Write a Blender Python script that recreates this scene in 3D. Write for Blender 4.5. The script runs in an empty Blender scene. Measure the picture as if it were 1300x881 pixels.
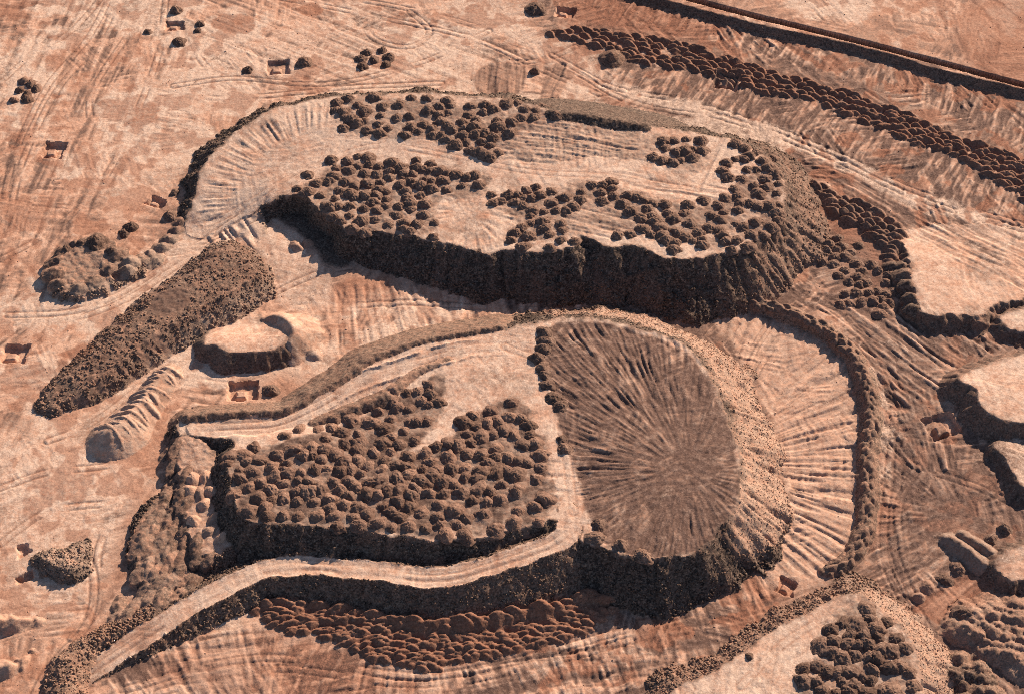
import bpy, math, random
import numpy as np
from mathutils import Matrix, Vector

# ------------------------------------------------------------------ camera, world, sun, exposure
PITCH = math.radians(48.0)
HFOV = math.radians(29.2)
DIST = 750.0
SUN_AZ = math.radians(38.0)      # to the right of straight ahead
SUN_EL = math.radians(27.0)
scene = bpy.context.scene
col = scene.collection
cam_d = bpy.data.cameras.new('camera'); cam = bpy.data.objects.new('camera', cam_d); col.objects.link(cam)
FWD = np.array([0, math.cos(PITCH), -math.sin(PITCH)]); UPV = np.array([0, math.sin(PITCH), math.cos(PITCH)])
CAM = -FWD * DIST
cam.location = CAM.tolist()
cam.rotation_euler = (math.pi / 2 - PITCH, 0, 0)
cam_d.sensor_fit = 'HORIZONTAL'; cam_d.angle = HFOV
cam_d.clip_start = 5; cam_d.clip_end = 30000
scene.camera = cam

world = bpy.data.worlds.new('World'); scene.world = world; world.use_nodes = True
wn = world.node_tree.nodes; wl = world.node_tree.links
sky = wn.new('ShaderNodeTexSky'); sky.sky_type = 'NISHITA'; sky.sun_disc = False
sky.sun_elevation = SUN_EL; sky.sun_rotation = SUN_AZ
sky.dust_density = 0.6; sky.air_density = 0.8
wn['Background'].inputs['Strength'].default_value = 0.065
wl.new(sky.outputs['Color'], wn['Background'].inputs['Color'])

sd = bpy.data.lights.new('sun', 'SUN'); sun = bpy.data.objects.new('sun', sd); col.objects.link(sun)
sd.energy = 5.0; sd.angle = math.radians(0.5); sd.color = (1.0, 0.82, 0.64)
sv = Vector((math.sin(SUN_AZ) * math.cos(SUN_EL), math.cos(SUN_AZ) * math.cos(SUN_EL), math.sin(SUN_EL)))
sun.rotation_euler = sv.to_track_quat('Z', 'Y').to_euler()
sun.location = (sv * 600)
vs = scene.view_settings
vs.view_transform = 'Standard'; vs.look = 'None'; vs.gamma = 1.0; vs.exposure = 0.87; vs.use_curve_mapping = False
scene.cycles.use_denoising = False; scene.cycles.filter_width = 0.9; scene.cycles.max_bounces = 4; scene.cycles.diffuse_bounces = 2

# ------------------------------------------------------------------ photograph pixel (1300 x 881) at height z -> world
TH = math.tan(HFOV / 2)
def px(u, v, z=0.0):
    nx = (u - 650.0) / 650.0 * TH; ny = (440.5 - v) / 650.0 * TH
    r = FWD + np.array([nx, 0, 0]) + ny * UPV
    t = (z - CAM[2]) / r[2]
    p = CAM + r * t
    return float(p[0]), float(p[1])
def to_px(x, y, z):
    d0, d1, d2 = x - CAM[0], y - CAM[1], z - CAM[2]
    dep = d1 * FWD[1] + d2 * FWD[2]
    return 650 + d0 / dep / TH * 650, 440.5 - (d1 * UPV[1] + d2 * UPV[2]) / dep / TH * 650

# ------------------------------------------------------------------ noise
def _hash(ix, iy, seed):
    h = (ix.astype(np.uint32) * np.uint32(374761393)) ^ (iy.astype(np.uint32) * np.uint32(668265263)) ^ np.uint32((seed * 974711 + 12345) & 0xffffffff)
    h = (h ^ (h >> np.uint32(13))) * np.uint32(1274126177)
    h = h ^ (h >> np.uint32(16))
    return (h & np.uint32(0xffffff)).astype(np.float32) / np.float32(16777215.0)
def vn(x, y, seed=0):
    x = np.asarray(x, np.float32); y = np.asarray(y, np.float32)
    fx = np.floor(x); fy = np.floor(y); ix = fx.astype(np.int32); iy = fy.astype(np.int32)
    tx = x - fx; ty = y - fy
    tx = tx * tx * (3 - 2 * tx); ty = ty * ty * (3 - 2 * ty)
    a = _hash(ix, iy, seed); b = _hash(ix + 1, iy, seed); c = _hash(ix, iy + 1, seed); d = _hash(ix + 1, iy + 1, seed)
    return (a + (b - a) * tx) + ((c + (d - c) * tx) - (a + (b - a) * tx)) * ty
def fb(x, y, seed=0, octv=3):
    s = 0; a = 0.5; n = 0
    for k in range(octv):
        s = s + a * (vn(x * 2 ** k + 17 * k, y * 2 ** k - 31 * k, seed + k) - 0.5); n += a; a *= 0.5
    return s / n
def sstep(a, b, x):
    t = np.clip((x - a) / (b - a), 0, 1); return t * t * (3 - 2 * t)

# ------------------------------------------------------------------ terrain grid
STEP = 0.42
X0, X1, Y0, Y1 = -268.0, 268.0, -182.0, 244.0
xs = np.arange(X0, X1 + STEP, STEP, dtype=np.float32); ys = np.arange(Y0, Y1 + STEP, STEP, dtype=np.float32)
NX, NY = len(xs), len(ys)
X, Y = np.meshgrid(xs, ys)
L = np.zeros((NY, NX), np.int32)                 # which object each cell belongs to; 0 = ground
M = np.zeros((NY, NX, 4), np.float32)            # material masks: rubble, red soil, pale dust, brown soil
AMP = np.full((NY, NX), 0.05, np.float32)        # small relief
FUR = np.zeros((NY, NX), np.float32)             # furrow relief
STK = np.zeros((NY, NX), np.float32)             # the same strokes, for soil colour
PART = {0: None}                                 # label id -> (part name, owner name)
OWN = {}
def new_label(part, owner):
    i = len(PART); PART[i] = (part, owner); return i

def catmull(pts, n=5, closed=True):
    pts = [np.array(p, float) for p in pts]; m = len(pts); out = []
    rng_ = range(m if closed else m - 1)
    for i in rng_:
        if closed: p0, p1, p2, p3 = pts[i - 1], pts[i], pts[(i + 1) % m], pts[(i + 2) % m]
        else: p0, p1, p2, p3 = pts[max(i - 1, 0)], pts[i], pts[i + 1], pts[min(i + 2, m - 1)]
        for k in range(n):
            t = k / n
            out.append(0.5 * ((2 * p1) + (-p0 + p2) * t + (2 * p0 - 5 * p1 + 4 * p2 - p3) * t * t + (-p0 + 3 * p1 - 3 * p2 + p3) * t ** 3))
    if not closed: out.append(pts[-1])
    return np.array(out)
def world_pts(pl, defs):
    """pixel tuples (u, v, z, ...) -> rows x, y, z, ..."""
    out = []
    for p in pl:
        p = list(p) + list(defs[len(p):]) if len(p) < len(defs) else list(p)
        x, y = px(p[0], p[1], p[2]); out.append([x, y] + list(p[2:]))
    return out
def window(pts, pad):
    i0 = max(0, int((pts[:, 0].min() - pad - X0) / STEP)); i1 = min(NX, int((pts[:, 0].max() + pad - X0) / STEP) + 2)
    j0 = max(0, int((pts[:, 1].min() - pad - Y0) / STEP)); j1 = min(NY, int((pts[:, 1].max() + pad - Y0) / STEP) + 2)
    return slice(j0, max(j1, j0)), slice(i0, max(i1, i0))
def seg_field(pts, sl, closed, xx=None, yy=None):
    """distance, interpolated extra columns, arc length at the nearest point"""
    x = X[sl] if xx is None else xx; y = Y[sl] if yy is None else yy
    best = np.full(x.shape, 1e12, np.float32); nc = pts.shape[1] - 2
    att = [np.zeros(x.shape, np.float32) for _ in range(nc)]; arc = np.zeros(x.shape, np.float32); s = 0.0
    m = len(pts)
    for i in range(m if closed else m - 1):
        a = pts[i]; b = pts[(i + 1) % m]; dx, dy = b[0] - a[0], b[1] - a[1]; l2 = dx * dx + dy * dy
        if l2 < 1e-8: continue
        t = np.clip(((x - a[0]) * dx + (y - a[1]) * dy) / l2, 0, 1)
        d2 = (x - a[0] - t * dx) ** 2 + (y - a[1] - t * dy) ** 2
        w = d2 < best
        best = np.where(w, d2, best); ln = math.sqrt(l2)
        for k in range(nc): att[k] = np.where(w, a[2 + k] + (b[2 + k] - a[2 + k]) * t, att[k])
        arc = np.where(w, s + t * ln, arc); s += ln
    return np.sqrt(best), att, arc
def inside(pts, sl):
    x = X[sl]; y = Y[sl]; r = np.zeros(x.shape, bool); m = len(pts)
    for i in range(m):
        x1, y1 = pts[i][0], pts[i][1]; x2, y2 = pts[(i + 1) % m][0], pts[(i + 1) % m][1]
        if y1 == y2: continue
        c = ((y1 > y) != (y2 > y)) & (x < (x2 - x1) * (y - y1) / (y2 - y1) + x1)
        r ^= c
    return r
def poly_mask(pl, z=0.0, soft=3.0, warp=2.5, seed=5):
    """soft 0..1 mask of a traced outline on ground of height z"""
    pts = catmull(world_pts([(p[0], p[1], z) for p in pl], (0, 0, z)), 4)
    sl = window(pts, soft + warp + 2)
    if X[sl].size == 0: return sl, np.zeros(X[sl].shape, np.float32)
    d, _, _ = seg_field(pts, sl, True); ins = inside(pts, sl)
    s = np.where(ins, d, -d) + warp * 2 * fb(X[sl] / 7, Y[sl] / 7, seed)
    return sl, sstep(-soft / 2, soft / 2, s).astype(np.float32)
def paint(ch, pl, amt=1.0, z=0.0, soft=4.0, warp=2.5, seed=5, replace=False):
    sl, m = poly_mask(pl, z, soft, warp, seed)
    cur = M[sl][..., ch]; M[sl][..., ch] = np.maximum(cur, m * amt) if amt > 0 else cur * (1 - m)
def line_field(pl, pad):
    pts = catmull(world_pts(pl, (0, 0, 0, 0)), 5, False); sl = window(pts, pad)
    d, att, arc = seg_field(pts, sl, False)
    return sl, d, att, arc
def paint_line(ch, pl, halfw, amt=1.0, seed=3):
    sl, d, _, arc = line_field([(p[0], p[1], 0) for p in pl], halfw * 2.2)
    d = d + halfw * 1.2 * fb(X[sl] / 9, Y[sl] / 9, seed)
    m = sstep(halfw * 1.5, halfw * 0.6, d) * amt
    M[sl][..., ch] = np.maximum(M[sl][..., ch], m)

# base relief, with the two scarps at the far right
SC1 = catmull(world_pts([(700, -45, 2.7), (780, -19, 2.7), (860, 3, 3.3), (928, 20, 3.3), (996, 37, 3.3), (1064, 51, 3.3), (1132, 68, 3.3), (1201, 89, 3.3), (1300, 112, 3.3), (1500, 160, 3.3)], (0, 0, 0)), 4, False)
SC2 = catmull(world_pts([(700, -58, 3.5), (800, -27, 3.5), (894, -1, 3.5), (996, 25, 3.5), (1098, 50, 3.5), (1201, 77, 3.5), (1300, 103, 3.5), (1500, 151, 3.5)], (0, 0, 0)), 4, False)
def side_dist(P, x, y):
    d, _, arc = seg_field(P, None, False, x, y)
    # signed: positive on the far side
    best = np.full(x.shape, 1e12, np.float32); sg = np.zeros(x.shape, np.float32)
    for i in range(len(P) - 1):
        a, b = P[i], P[i + 1]; dx, dy = b[0] - a[0], b[1] - a[1]; l2 = dx * dx + dy * dy
        t = np.clip(((x - a[0]) * dx + (y - a[1]) * dy) / l2, 0, 1)
        d2 = (x - a[0] - t * dx) ** 2 + (y - a[1] - t * dy) ** 2; w = d2 < best
        best = np.where(w, d2, best); sg = np.where(w, np.sign(dx * (y - a[1]) - dy * (x - a[0])), sg)
    return d * sg, arc
def base_h(x, y):
    h = 0.9 * fb(x / 70, y / 70, 1, 2) + 0.35 * fb(x / 16, y / 16, 2, 2)
    d1, a1 = side_dist(SC1, x, y); n = 1.3 * fb(x / 6, y / 6, 9, 3)
    h = h + 2.7 * np.clip((d1 + n + 3.2) / 3.2, 0, 1)
    d2, a2 = side_dist(SC2, x, y)
    h = h - 3.0 * np.clip((d2 + .2 * n + 3.4) / .6, 0, 1) * np.clip((.3 - d2) / .6, 0, 1)
    return h.astype(np.float32), d1 + n, d2
H, D1, D2 = base_h(X, Y)

# ------------------------------------------------------------------ terrain operators
def plateau(pl, owner, z=5.0, t=0.74, top='top', slope='slope', noise=1.6, seed=1, rub=0.9, rub_top=0.0, dust=0.6, brown_top=0.0, red=0.0, amp_s=0.15, amp_t=0.06, rill=1.3, smooth=4, inner=None):
    pts = catmull(world_pts(pl, (0, 0, z, t)), smooth)
    zmax = pts[:, 2].max(); sl = window(pts, zmax / 0.6 + 6)
    d, (hb, tt), arc = seg_field(pts, sl, True); ins = inside(pts, sl)
    x, y = X[sl], Y[sl]
    n = noise * 1.5 * fb(x / 9, y / 9, seed, 3) + noise * 0.5 * fb(x / 2.6, y / 2.6, seed + 7, 2)
    n = n + noise * 0.35 * (np.abs(fb(x / 4.2, y / 4.2, seed + 17, 2)) * 4 - .6)
    sdist = np.where(ins, -d, d) + n
    sdist = sdist + (1.6 * (vn(arc / 6.5, d / 40, seed + 31) - .5) + .9 * (vn(arc / 2.1, d / 30, seed + 32) - .5)) * np.clip(sdist / 2.5, 0, 1) * min(1, zmax / 9)
    tt = tt * (1 + .4 * fb(x / 13, y / 13, seed + 19, 2))
    # interior height: inverse-distance weighting of the outline heights (and extra inner points)
    src = list(pts[::3, :3]) + ([list(px(a, b, c)) + [c] for a, b, c in inner] if inner else [])
    wsum = np.zeros(x.shape, np.float32); hs = np.zeros(x.shape, np.float32)
    for q in src:
        w = 1.0 / ((x - q[0]) ** 2 + (y - q[1]) ** 2 + 9.0) ** 1.5; wsum += w; hs += w * q[2]
    T = hs / wsum; k = np.exp(-d / 5.0); T = T * (1 - k) + hb * k
    T = T + 0.5 * fb(x / 22, y / 22, seed + 3, 2)
    rl = np.abs(vn(arc / 2.3, d / 14, seed + 11) - 0.5) * 2
    sl_h = np.minimum(hb, T) - tt * np.maximum(sdist, 0) + rill * (rl - 0.5) * np.clip(sdist / 3, 0, 1)
    new = np.where(sdist <= 0, T, sl_h)
    cur = H[sl]; w = new > cur + 0.02
    it = new_label(top, owner); isl = new_label(slope, owner)
    H[sl] = np.where(w, new, cur)
    lab = np.where(sdist <= 0, it, isl); L[sl] = np.where(w, lab, L[sl])
    wt = w & (sdist <= 0); ws = w & (sdist > 0)
    edge = sstep(-1.4, 1.0, sdist + 1.2 * fb(x / 1.6, y / 1.6, seed + 23, 2))
    stp = sstep(.15, .55, tt); edge = edge * stp
    vals = [rub_top + (rub - rub_top) * edge, red, dust * (1 - edge), brown_top * (1 - edge)]
    stre = (vn(arc / 1.7, d / 13, seed + 41) - .5) + .8 * (vn(arc / 5, d / 25, seed + 42) - .5)
    vals[0] = np.clip(vals[0] - edge * .5 * np.clip(stre, -.1, .6) * (sdist > 0), 0, 1); vals[3] = np.maximum(vals[3], edge * .7)
    for c in range(4): M[sl][..., c] = np.where(w, vals[c], M[sl][..., c])
    AMP[sl] = np.where(ws, amp_t + (amp_s - amp_t) * stp, np.where(wt, amp_t, AMP[sl]))
    return it, isl
def path(pl, owner, part, halfw=4.0, t=0.8, dust=0.75, rub=0.85, side_owner=None, berm=0.5):
    pts = catmull(world_pts(pl, (0, 0, 0, 0)), 6, False)[:, :3]; sl = window(pts, 26)
    d, (hb,), arc = seg_field(pts, sl, False); x, y = X[sl], Y[sl]
    dn = d + 2.4 * fb(x / 5, y / 5, 31, 3)
    e = np.maximum(dn - halfw, 0)
    lo = hb - t * e; hi = hb + t * e; cur = H[sl]
    new = np.clip(cur, lo, hi)
    tot = arc.max(); bm = berm * np.exp(-((dn - halfw - 0.2) / 0.6) ** 2) * sstep(2, 14, arc) * sstep(2, 22, tot - arc) * sstep(.2, .5, vn(arc / 5, 0 * arc, 71))
    core = dn < halfw
    new = np.where(core, hb - 0.12 * np.exp(-((np.abs(d) - halfw * 0.45) / 0.6) ** 2), new) + np.where((dn < halfw + 2) & (new > cur - 0.3), bm, 0)
    chg = np.abs(new - cur) > 0.03
    il = new_label(part, owner)
    H[sl] = new
    if side_owner:
        isd = new_label('slope', side_owner)
        fill = chg & ~core
        L[sl] = np.where(fill & (L[sl] == 0), isd, L[sl])
        M[sl][..., 0] = np.where(fill, rub, M[sl][..., 0]); M[sl][..., 2] = np.where(fill, 0, M[sl][..., 2]); M[sl][..., 3] = np.where(fill, 0, M[sl][..., 3])
        AMP[sl] = np.where(fill, 0.28, AMP[sl])
    L[sl] = np.where(core, il, L[sl])
    for c, vv in enumerate((0.0, 0.0, dust, 0.0)): M[sl][..., c] = np.where(core, vv, M[sl][..., c])
    AMP[sl] = np.where(core, 0.03, AMP[sl])
def ridge(pl, owner, part='crest', t=0.7, rub=0.8, red=0.0, dust=0.0, noise=0.8, wave=0.0, wl=4.0, seed=4, top=None, base=None, amp=0.2):
    """pl rows: u, v, crest height above the ground below it"""
    pts = catmull(world_pts([(p[0], p[1], p[2] if base is None else p[2] + base) for p in pl], (0, 0, 0)), 6, False)
    sl = window(pts, pts[:, 2].max() / t + 4)
    d, (hb,), arc = seg_field(pts, sl, False); x, y = X[sl], Y[sl]
    dn = np.sqrt(d * d + 0.5) - 0.7 + noise * 1.2 * fb(x / 5, y / 5, seed, 3)
    if wave: 
        a2 = arc + .5 * d + 6.0 * fb(x / 9, y / 9, seed + 2, 2); hb = hb - wave * (1 - np.abs(vn(a2 / wl, d / 9, seed + 5) - .5) * 3.2) - .8 * wave * vn(a2 / wl / 2.7, d / 9, seed + 6)
    if top: dn = np.maximum(dn - top, 0)
    new = hb - t * dn; cur = H[sl]; w = new > cur + 0.02
    H[sl] = np.where(w, new, cur); i = new_label(part, owner); L[sl] = np.where(w, i, L[sl])
    for c, vv in enumerate((rub, red, dust, 0.0)): M[sl][..., c] = np.where(w, vv, M[sl][..., c])
    AMP[sl] = np.where(w, amp, AMP[sl])
def heaps(lst, owner, part='heap', rub=0.6, red=0.0, dust=0.0, amp=0.14, tip=0.07, back=1.0, brown=0.0, scale=0.0, drop=0.2):
    """lst rows: x, y, radius, height, elongation, angle - each heap is a part of its own"""
    for (x, y, r, hh, el, an) in lst:
        p = np.array([[x, y]]); sl = window(p, max(r * max(el, 1, back) * 1.25 + 0.5, ((hh + drop) / .6 + 2) if scale else 0, (r + hh * 1.2) * el))
        if X[sl].size < 9: continue
        j = min(max(int((y - Y0) / STEP), 0), NY - 1); i = min(max(int((x - X0) / STEP), 0), NX - 1)
        z0 = BASE[j, i]
        dx, dy = X[sl] - x, Y[sl] - y; ca, sa = math.cos(an), math.sin(an)
        a = (dx * ca + dy * sa) / el; b = -dx * sa + dy * ca
        b = np.where(b > 0, b / back, b)
        q = np.sqrt((a * a + b * b) / (r * r) + tip * tip) + 0.34 * fb(X[sl] / 2.6, Y[sl] / 2.6, int(x * 7 + y * 3) & 255, 3)
        if scale:
            b = b * (1 if back == 1 else 1) + .55 * r * (a / r) ** 2 * .35
            new = z0 + hh - np.where(b < 0, -b * .74, b * scale) - .5 * r * np.abs(a / r) ** 1.7 + .9 * fb(X[sl] / 2.1, Y[sl] / 2.1, int(x * 7 + y * 3) & 255, 3); cur = H[sl]; w = (new > cur + 0.02) & (new > z0 - drop)
        else:
            new = z0 + hh * (1 + tip - q); cur = H[sl]; w = (new > cur + 0.02) & (q < 1.25)
        H[sl] = np.where(w, new, cur); k = new_label(part, owner); L[sl] = np.where(w, k, L[sl])
        for c, vv in enumerate((rub, red, dust, brown)): M[sl][..., c] = np.where(w, np.clip(vv + random.uniform(-.12, .12), 0, 1) if vv else 0, M[sl][..., c])
        AMP[sl] = np.where(w, amp, AMP[sl])
def fill_rows(pl, du, dv, skew=0.0, jit=0.25, z=0.0, seed=1):
    """pixel lattice inside a traced outline -> ground points"""
    rnd = random.Random(seed); us = [p[0] for p in pl]; vv = [p[1] for p in pl]; out = []; row = 0
    def ins(u, v):
        r = False
        for i in range(len(pl)):
            (x1, y1), (x2, y2) = pl[i][:2], pl[(i + 1) % len(pl)][:2]
            if (y1 > v) != (y2 > v) and u < (x2 - x1) * (v - y1) / (y2 - y1) + x1: r = not r
        return r
    span = max(us) - min(us); v = min(vv) - abs(skew) * span
    while v < max(vv) + abs(skew) * span:
        u = min(us) + (du / 2 if row % 2 else 0)
        while u < max(us):
            uu = u + rnd.uniform(-jit, jit) * du; v2 = v + skew * (u - min(us)) + rnd.uniform(-jit, jit) * dv
            if ins(uu, v2): out.append(px(uu, v2, z))
            u += du
        v += dv; row += 1
    return out
def pit(u, v, wu, wv, rot, owner, depth=2.2, block=(0.0, -0.12, 0.42, 0.34, 0.9), z=0.0):
    cx, cy = px(u, v, z); x2, y2 = px(u + wu / 2, v, z); wx = 2 * (x2 - cx); x3, y3 = px(u, v - wv / 2, z); wy = 2 * (y3 - cy)
    p = np.array([[cx, cy]]); sl = window(p, max(wx, wy)); a = math.radians(rot); dx, dy = X[sl] - cx, Y[sl] - cy
    lx = dx * math.cos(a) + dy * math.sin(a); ly = -dx * math.sin(a) + dy * math.cos(a)
    nz = 2.2 * fb(X[sl] / 2.6, Y[sl] / 2.6, 77, 3)
    s = np.maximum(np.abs(lx) - wx / 2, np.abs(ly) - wy / 2) + nz
    g = np.clip(-s / 0.4, 0, 1); h0 = H[sl].copy()
    H[sl] = h0 - depth * g + 0.22 * np.clip(fb(X[sl] / 3, Y[sl] / 3, 91, 2) + .2, 0, 1) * np.exp(-((s - 1.4) / 1.0) ** 2)
    i = new_label('excavation', owner); L[sl] = np.where(s < 0, i, L[sl])
    if block:
        bx, by, bw, bh, bz = block
        s2 = np.maximum(np.abs(lx - bx * wx) - bw * wx / 2, np.abs(ly - by * wy) - bh * wy / 2) + nz * 0.6
        g2 = np.clip(-s2 / 0.5, 0, 1); H[sl] = H[sl] + depth * bz * g2
        k = new_label('earth_block', owner); L[sl] = np.where(s2 < 0.05, k, L[sl])
    M[sl][..., 1] = np.where(s < 0.3, 0.08, M[sl][..., 1]); M[sl][..., 2] = np.where(s < 0.3, 0.15, M[sl][..., 2])
    AMP[sl] = np.where(s < 0, 0.04, AMP[sl])
def furrow(pl, mode, wl, amp, z=0.0, length=22.0, seed=1, groove=0.0, gwl=None, soft=5.0, warp=2.5, glen=1.0):
    sl, m = poly_mask(pl, z, soft, warp, seed)
    if m.size == 0: return
    x, y = X[sl], Y[sl]
    if mode[0] == 'radial':
        cx, cy = px(mode[1], mode[2], z); dx, dy = x - cx, y - cy; l = np.sqrt(dx * dx + dy * dy)
        c = np.arctan2(dy, dx) * mode[3]
    elif mode[0] == 'dir':
        ax, ay = px(mode[1], mode[2], z); bx, by = px(mode[3], mode[4], z); L0 = math.hypot(bx - ax, by - ay); ex, ey = (bx - ax) / L0, (by - ay) / L0
        c = -(x - ax) * ey + (y - ay) * ex; l = (x - ax) * ex + (y - ay) * ey
    else:
        pts = catmull(world_pts([(p[0], p[1], z) for p in mode[1]], (0, 0, 0)), 5, False); l, _, c = seg_field(pts, sl, False)
    c = c + 1.8 * fb(x / 18, y / 18, seed + 9, 2)
    if mode[0] == 'radial' and len(mode) > 4:
        th = np.arctan2(dy, dx) + .03 * fb(x / 14, y / 14, seed + 13, 2); f = 0; bd_ = mode[4]
        for kk in range(3):
            lb = (l + 5 * fb(x / 6, y / 6, seed + 20 + kk, 2)) / (bd_ * (1 + .35 * kk)) + kk / 3; b_ = np.floor(lb); wv = np.sin(np.pi * (lb - b_)) ** .7
            cc = th * (b_ + .5 - kk / 3) * bd_ * (1 + .35 * kk) + b_ * 37.3 + kk * 11; f = f + .75 * wv * (vn(cc / wl, l / bd_ / 2, seed + 30 + kk) - .5 + .5 * (vn(cc / wl * 2.1, l / bd_, seed + 40 + kk) - .5))
        kc = .25 + .75 * sstep(bd_ * .5, bd_ * 2.2, l + 8 * fb(x / 6, y / 6, seed + 14, 2)); f = f * kc + (1 - kc) * (vn(x / .9, y / .9, seed + 55) - .5) * .3; FUR[sl] += amp * f * m; STK[sl] += f * m * .4
        if groove:
            rr = np.abs(vn(c / (gwl or 3), l / 25, seed + 4) - .5) * 2; keep = sstep(.5, .7, vn(c / 4 + 5, l / 9, seed + 6)); FUR[sl] -= groove * sstep(20, 38, l) * keep * m * np.clip(1 - rr * (gwl or 3) / 1.1, 0, 1)
        return
    f = vn(c / wl, l / length, seed + 1) - 0.5 + 0.6 * (vn(c / wl * 2.1, l / length * 1.7, seed + 2) - 0.5)
    out = amp * f
    if groove:
        g = gwl or wl * 2.5
        rr = np.abs(vn(c / g, l / (length * 2), seed + 4) - 0.5) * 2
        keep = sstep(0.35, 0.6, vn(c / (g * 1.3) + 5, l / (length * glen), seed + 6))
        out = out - groove * keep * np.clip(1 - rr * g / 1.3, 0, 1)
    FUR[sl] += out * m
    STK[sl] += f * m

random.seed(4)
# ---- right-hand plateaus and mounds
plateau([(1141, 296, .6), (1150, 318, 2.6), (1158, 342, 4), (1160, 362, 4.2), (1168, 386, 4.4), (1178, 401, 4.6), (1215, 401, 4.4), (1250, 402, 4), (1262, 388, 3.6), (1300, 376, 3), (1340, 366, 2), (1345, 300, .4), (1240, 285, .3)], 'pale_terrace', t=0.85, rub=0.6, dust=0.5, seed=21, noise=3.0)
plateau([(1270, 405, 3), (1288, 394, 3), (1330, 388, 3), (1350, 420, 3), (1292, 422, 3)], 'pale_knoll', t=0.7, rub=.6, dust=0.8, seed=22, noise=2.0)
plateau([(1218, 480, 6), (1236, 494, 6), (1246, 515, 6.2), (1269, 530, 6.2), (1299, 536, 6), (1360, 540, 6), (1370, 440, 4), (1299, 450, 4.5), (1252, 463, 5)], 'flat_topped_mound', t=0.78, rub=0.55, dust=0.85, seed=23, noise=1.4)
plateau([(1264, 563, 3), (1278, 583, 3.4), (1290, 604, 3.6), (1312, 622, 3.6), (1360, 610, 3), (1360, 555, 2), (1290, 555, 2)], 'ribbed_bench', t=0.75, rub=0.6, dust=0.6, seed=24, noise=2.2)
plateau([(1262, 712, 4), (1282, 700, 4), (1300, 690, 4), (1350, 672, 4), (1360, 735, 4), (1310, 736, 4), (1285, 733, 4), (1266, 726, 4)], 'stepped_bench', t=0.8, rub=0.7, dust=0.5, seed=25, noise=2.2)
ridge([(1206, 680, 2.2), (1228, 696, 3), (1250, 714, 3)], 'long_spoil_windrow', rub=.3, dust=.35, t=.8, seed=41, noise=1.6)
ridge([(1222, 676, 1.5), (1240, 686, 2.2), (1262, 702, 2.4)], 'narrow_spoil_windrow', rub=.3, dust=.35, t=.8, seed=42, noise=1.6)
# ---- lower right dump
plateau([(850, 884, 5.5), (908, 851, 6), (972, 808, 6.2), (1023, 777, 6.5), (1064, 757, 6.8), (1090, 752, 7), (1112, 765, 7), (1139, 791, 7.2), (1161, 818, 7.4), (1168, 850, 7.4), (1166, 900, 7.4), (1150, 960, 7), (900, 970, 6)], 'corner_spoil_dump', t=0.6, rub=.5, dust=0.9, seed=26, noise=1.8)
# ---- upper dump
def dent(pl, depth, soft=3.0, z=0.0, warp=1.0, seed=6):
    sl, m = poly_mask(pl, z, soft, warp, seed); H[sl] -= depth * m
dent([(300, 282), (350, 276), (400, 296), (440, 320), (470, 345), (440, 362), (390, 362), (340, 330)], -1.0, 26.0, warp=4)
plateau([(236, 291, .6, .3), (243, 262, 3.4), (249, 238, 5.4), (257, 215, 7), (274, 190, 8.2), (304, 163, 9.2), (345, 140, 10), (400, 126, 10.5), (440, 121, 10.8), (520, 119, 11.6), (600, 122, 12.6), (660, 130, 13.4), (700, 141, 14), (760, 151, 14), (820, 160, 14), (880, 168, 14), (920, 175, 14), (955, 188, 14), (980, 207, 14), (993, 232, 14), (996, 260, 14), (989, 283, 14), (962, 302, 14), (945, 316, 14), (926, 322, 14), (889, 328, 14), (865, 327, 14), (841, 327, 14), (824, 320, 14), (802, 310, 14), (780, 314, 14), (764, 312, 14), (752, 305, 14), (738, 304, 14), (733, 315, 13.8), (700, 319, 13.4), (655, 319, 12.6), (637, 317, 12.2), (620, 322, 11.8), (577, 311, 10.8), (550, 308, 10.4), (527, 302, 10), (503, 295, 9.8), (479, 294, 9.6), (457, 296, 9.4, .9), (441, 296, 9.2, 1.4), (430, 282, 9.2, 3.0), (415, 273, 9, 3.6), (401, 266, 9, 3.6), (393, 256, 9, 3.4), (381, 249, 8.8, 3.0), (362, 248, 8, 2.2), (347, 255, 6.8, 1.4), (330, 265, 4.6, .4), (303, 280, 2.6, .14), (275, 296, 1.0, .1), (252, 304, .3, .1)],
        'upper_spoil_dump', t=0.74, seed=27, rub=1.0, dust=0.9, noise=2.0, smooth=3)
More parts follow.
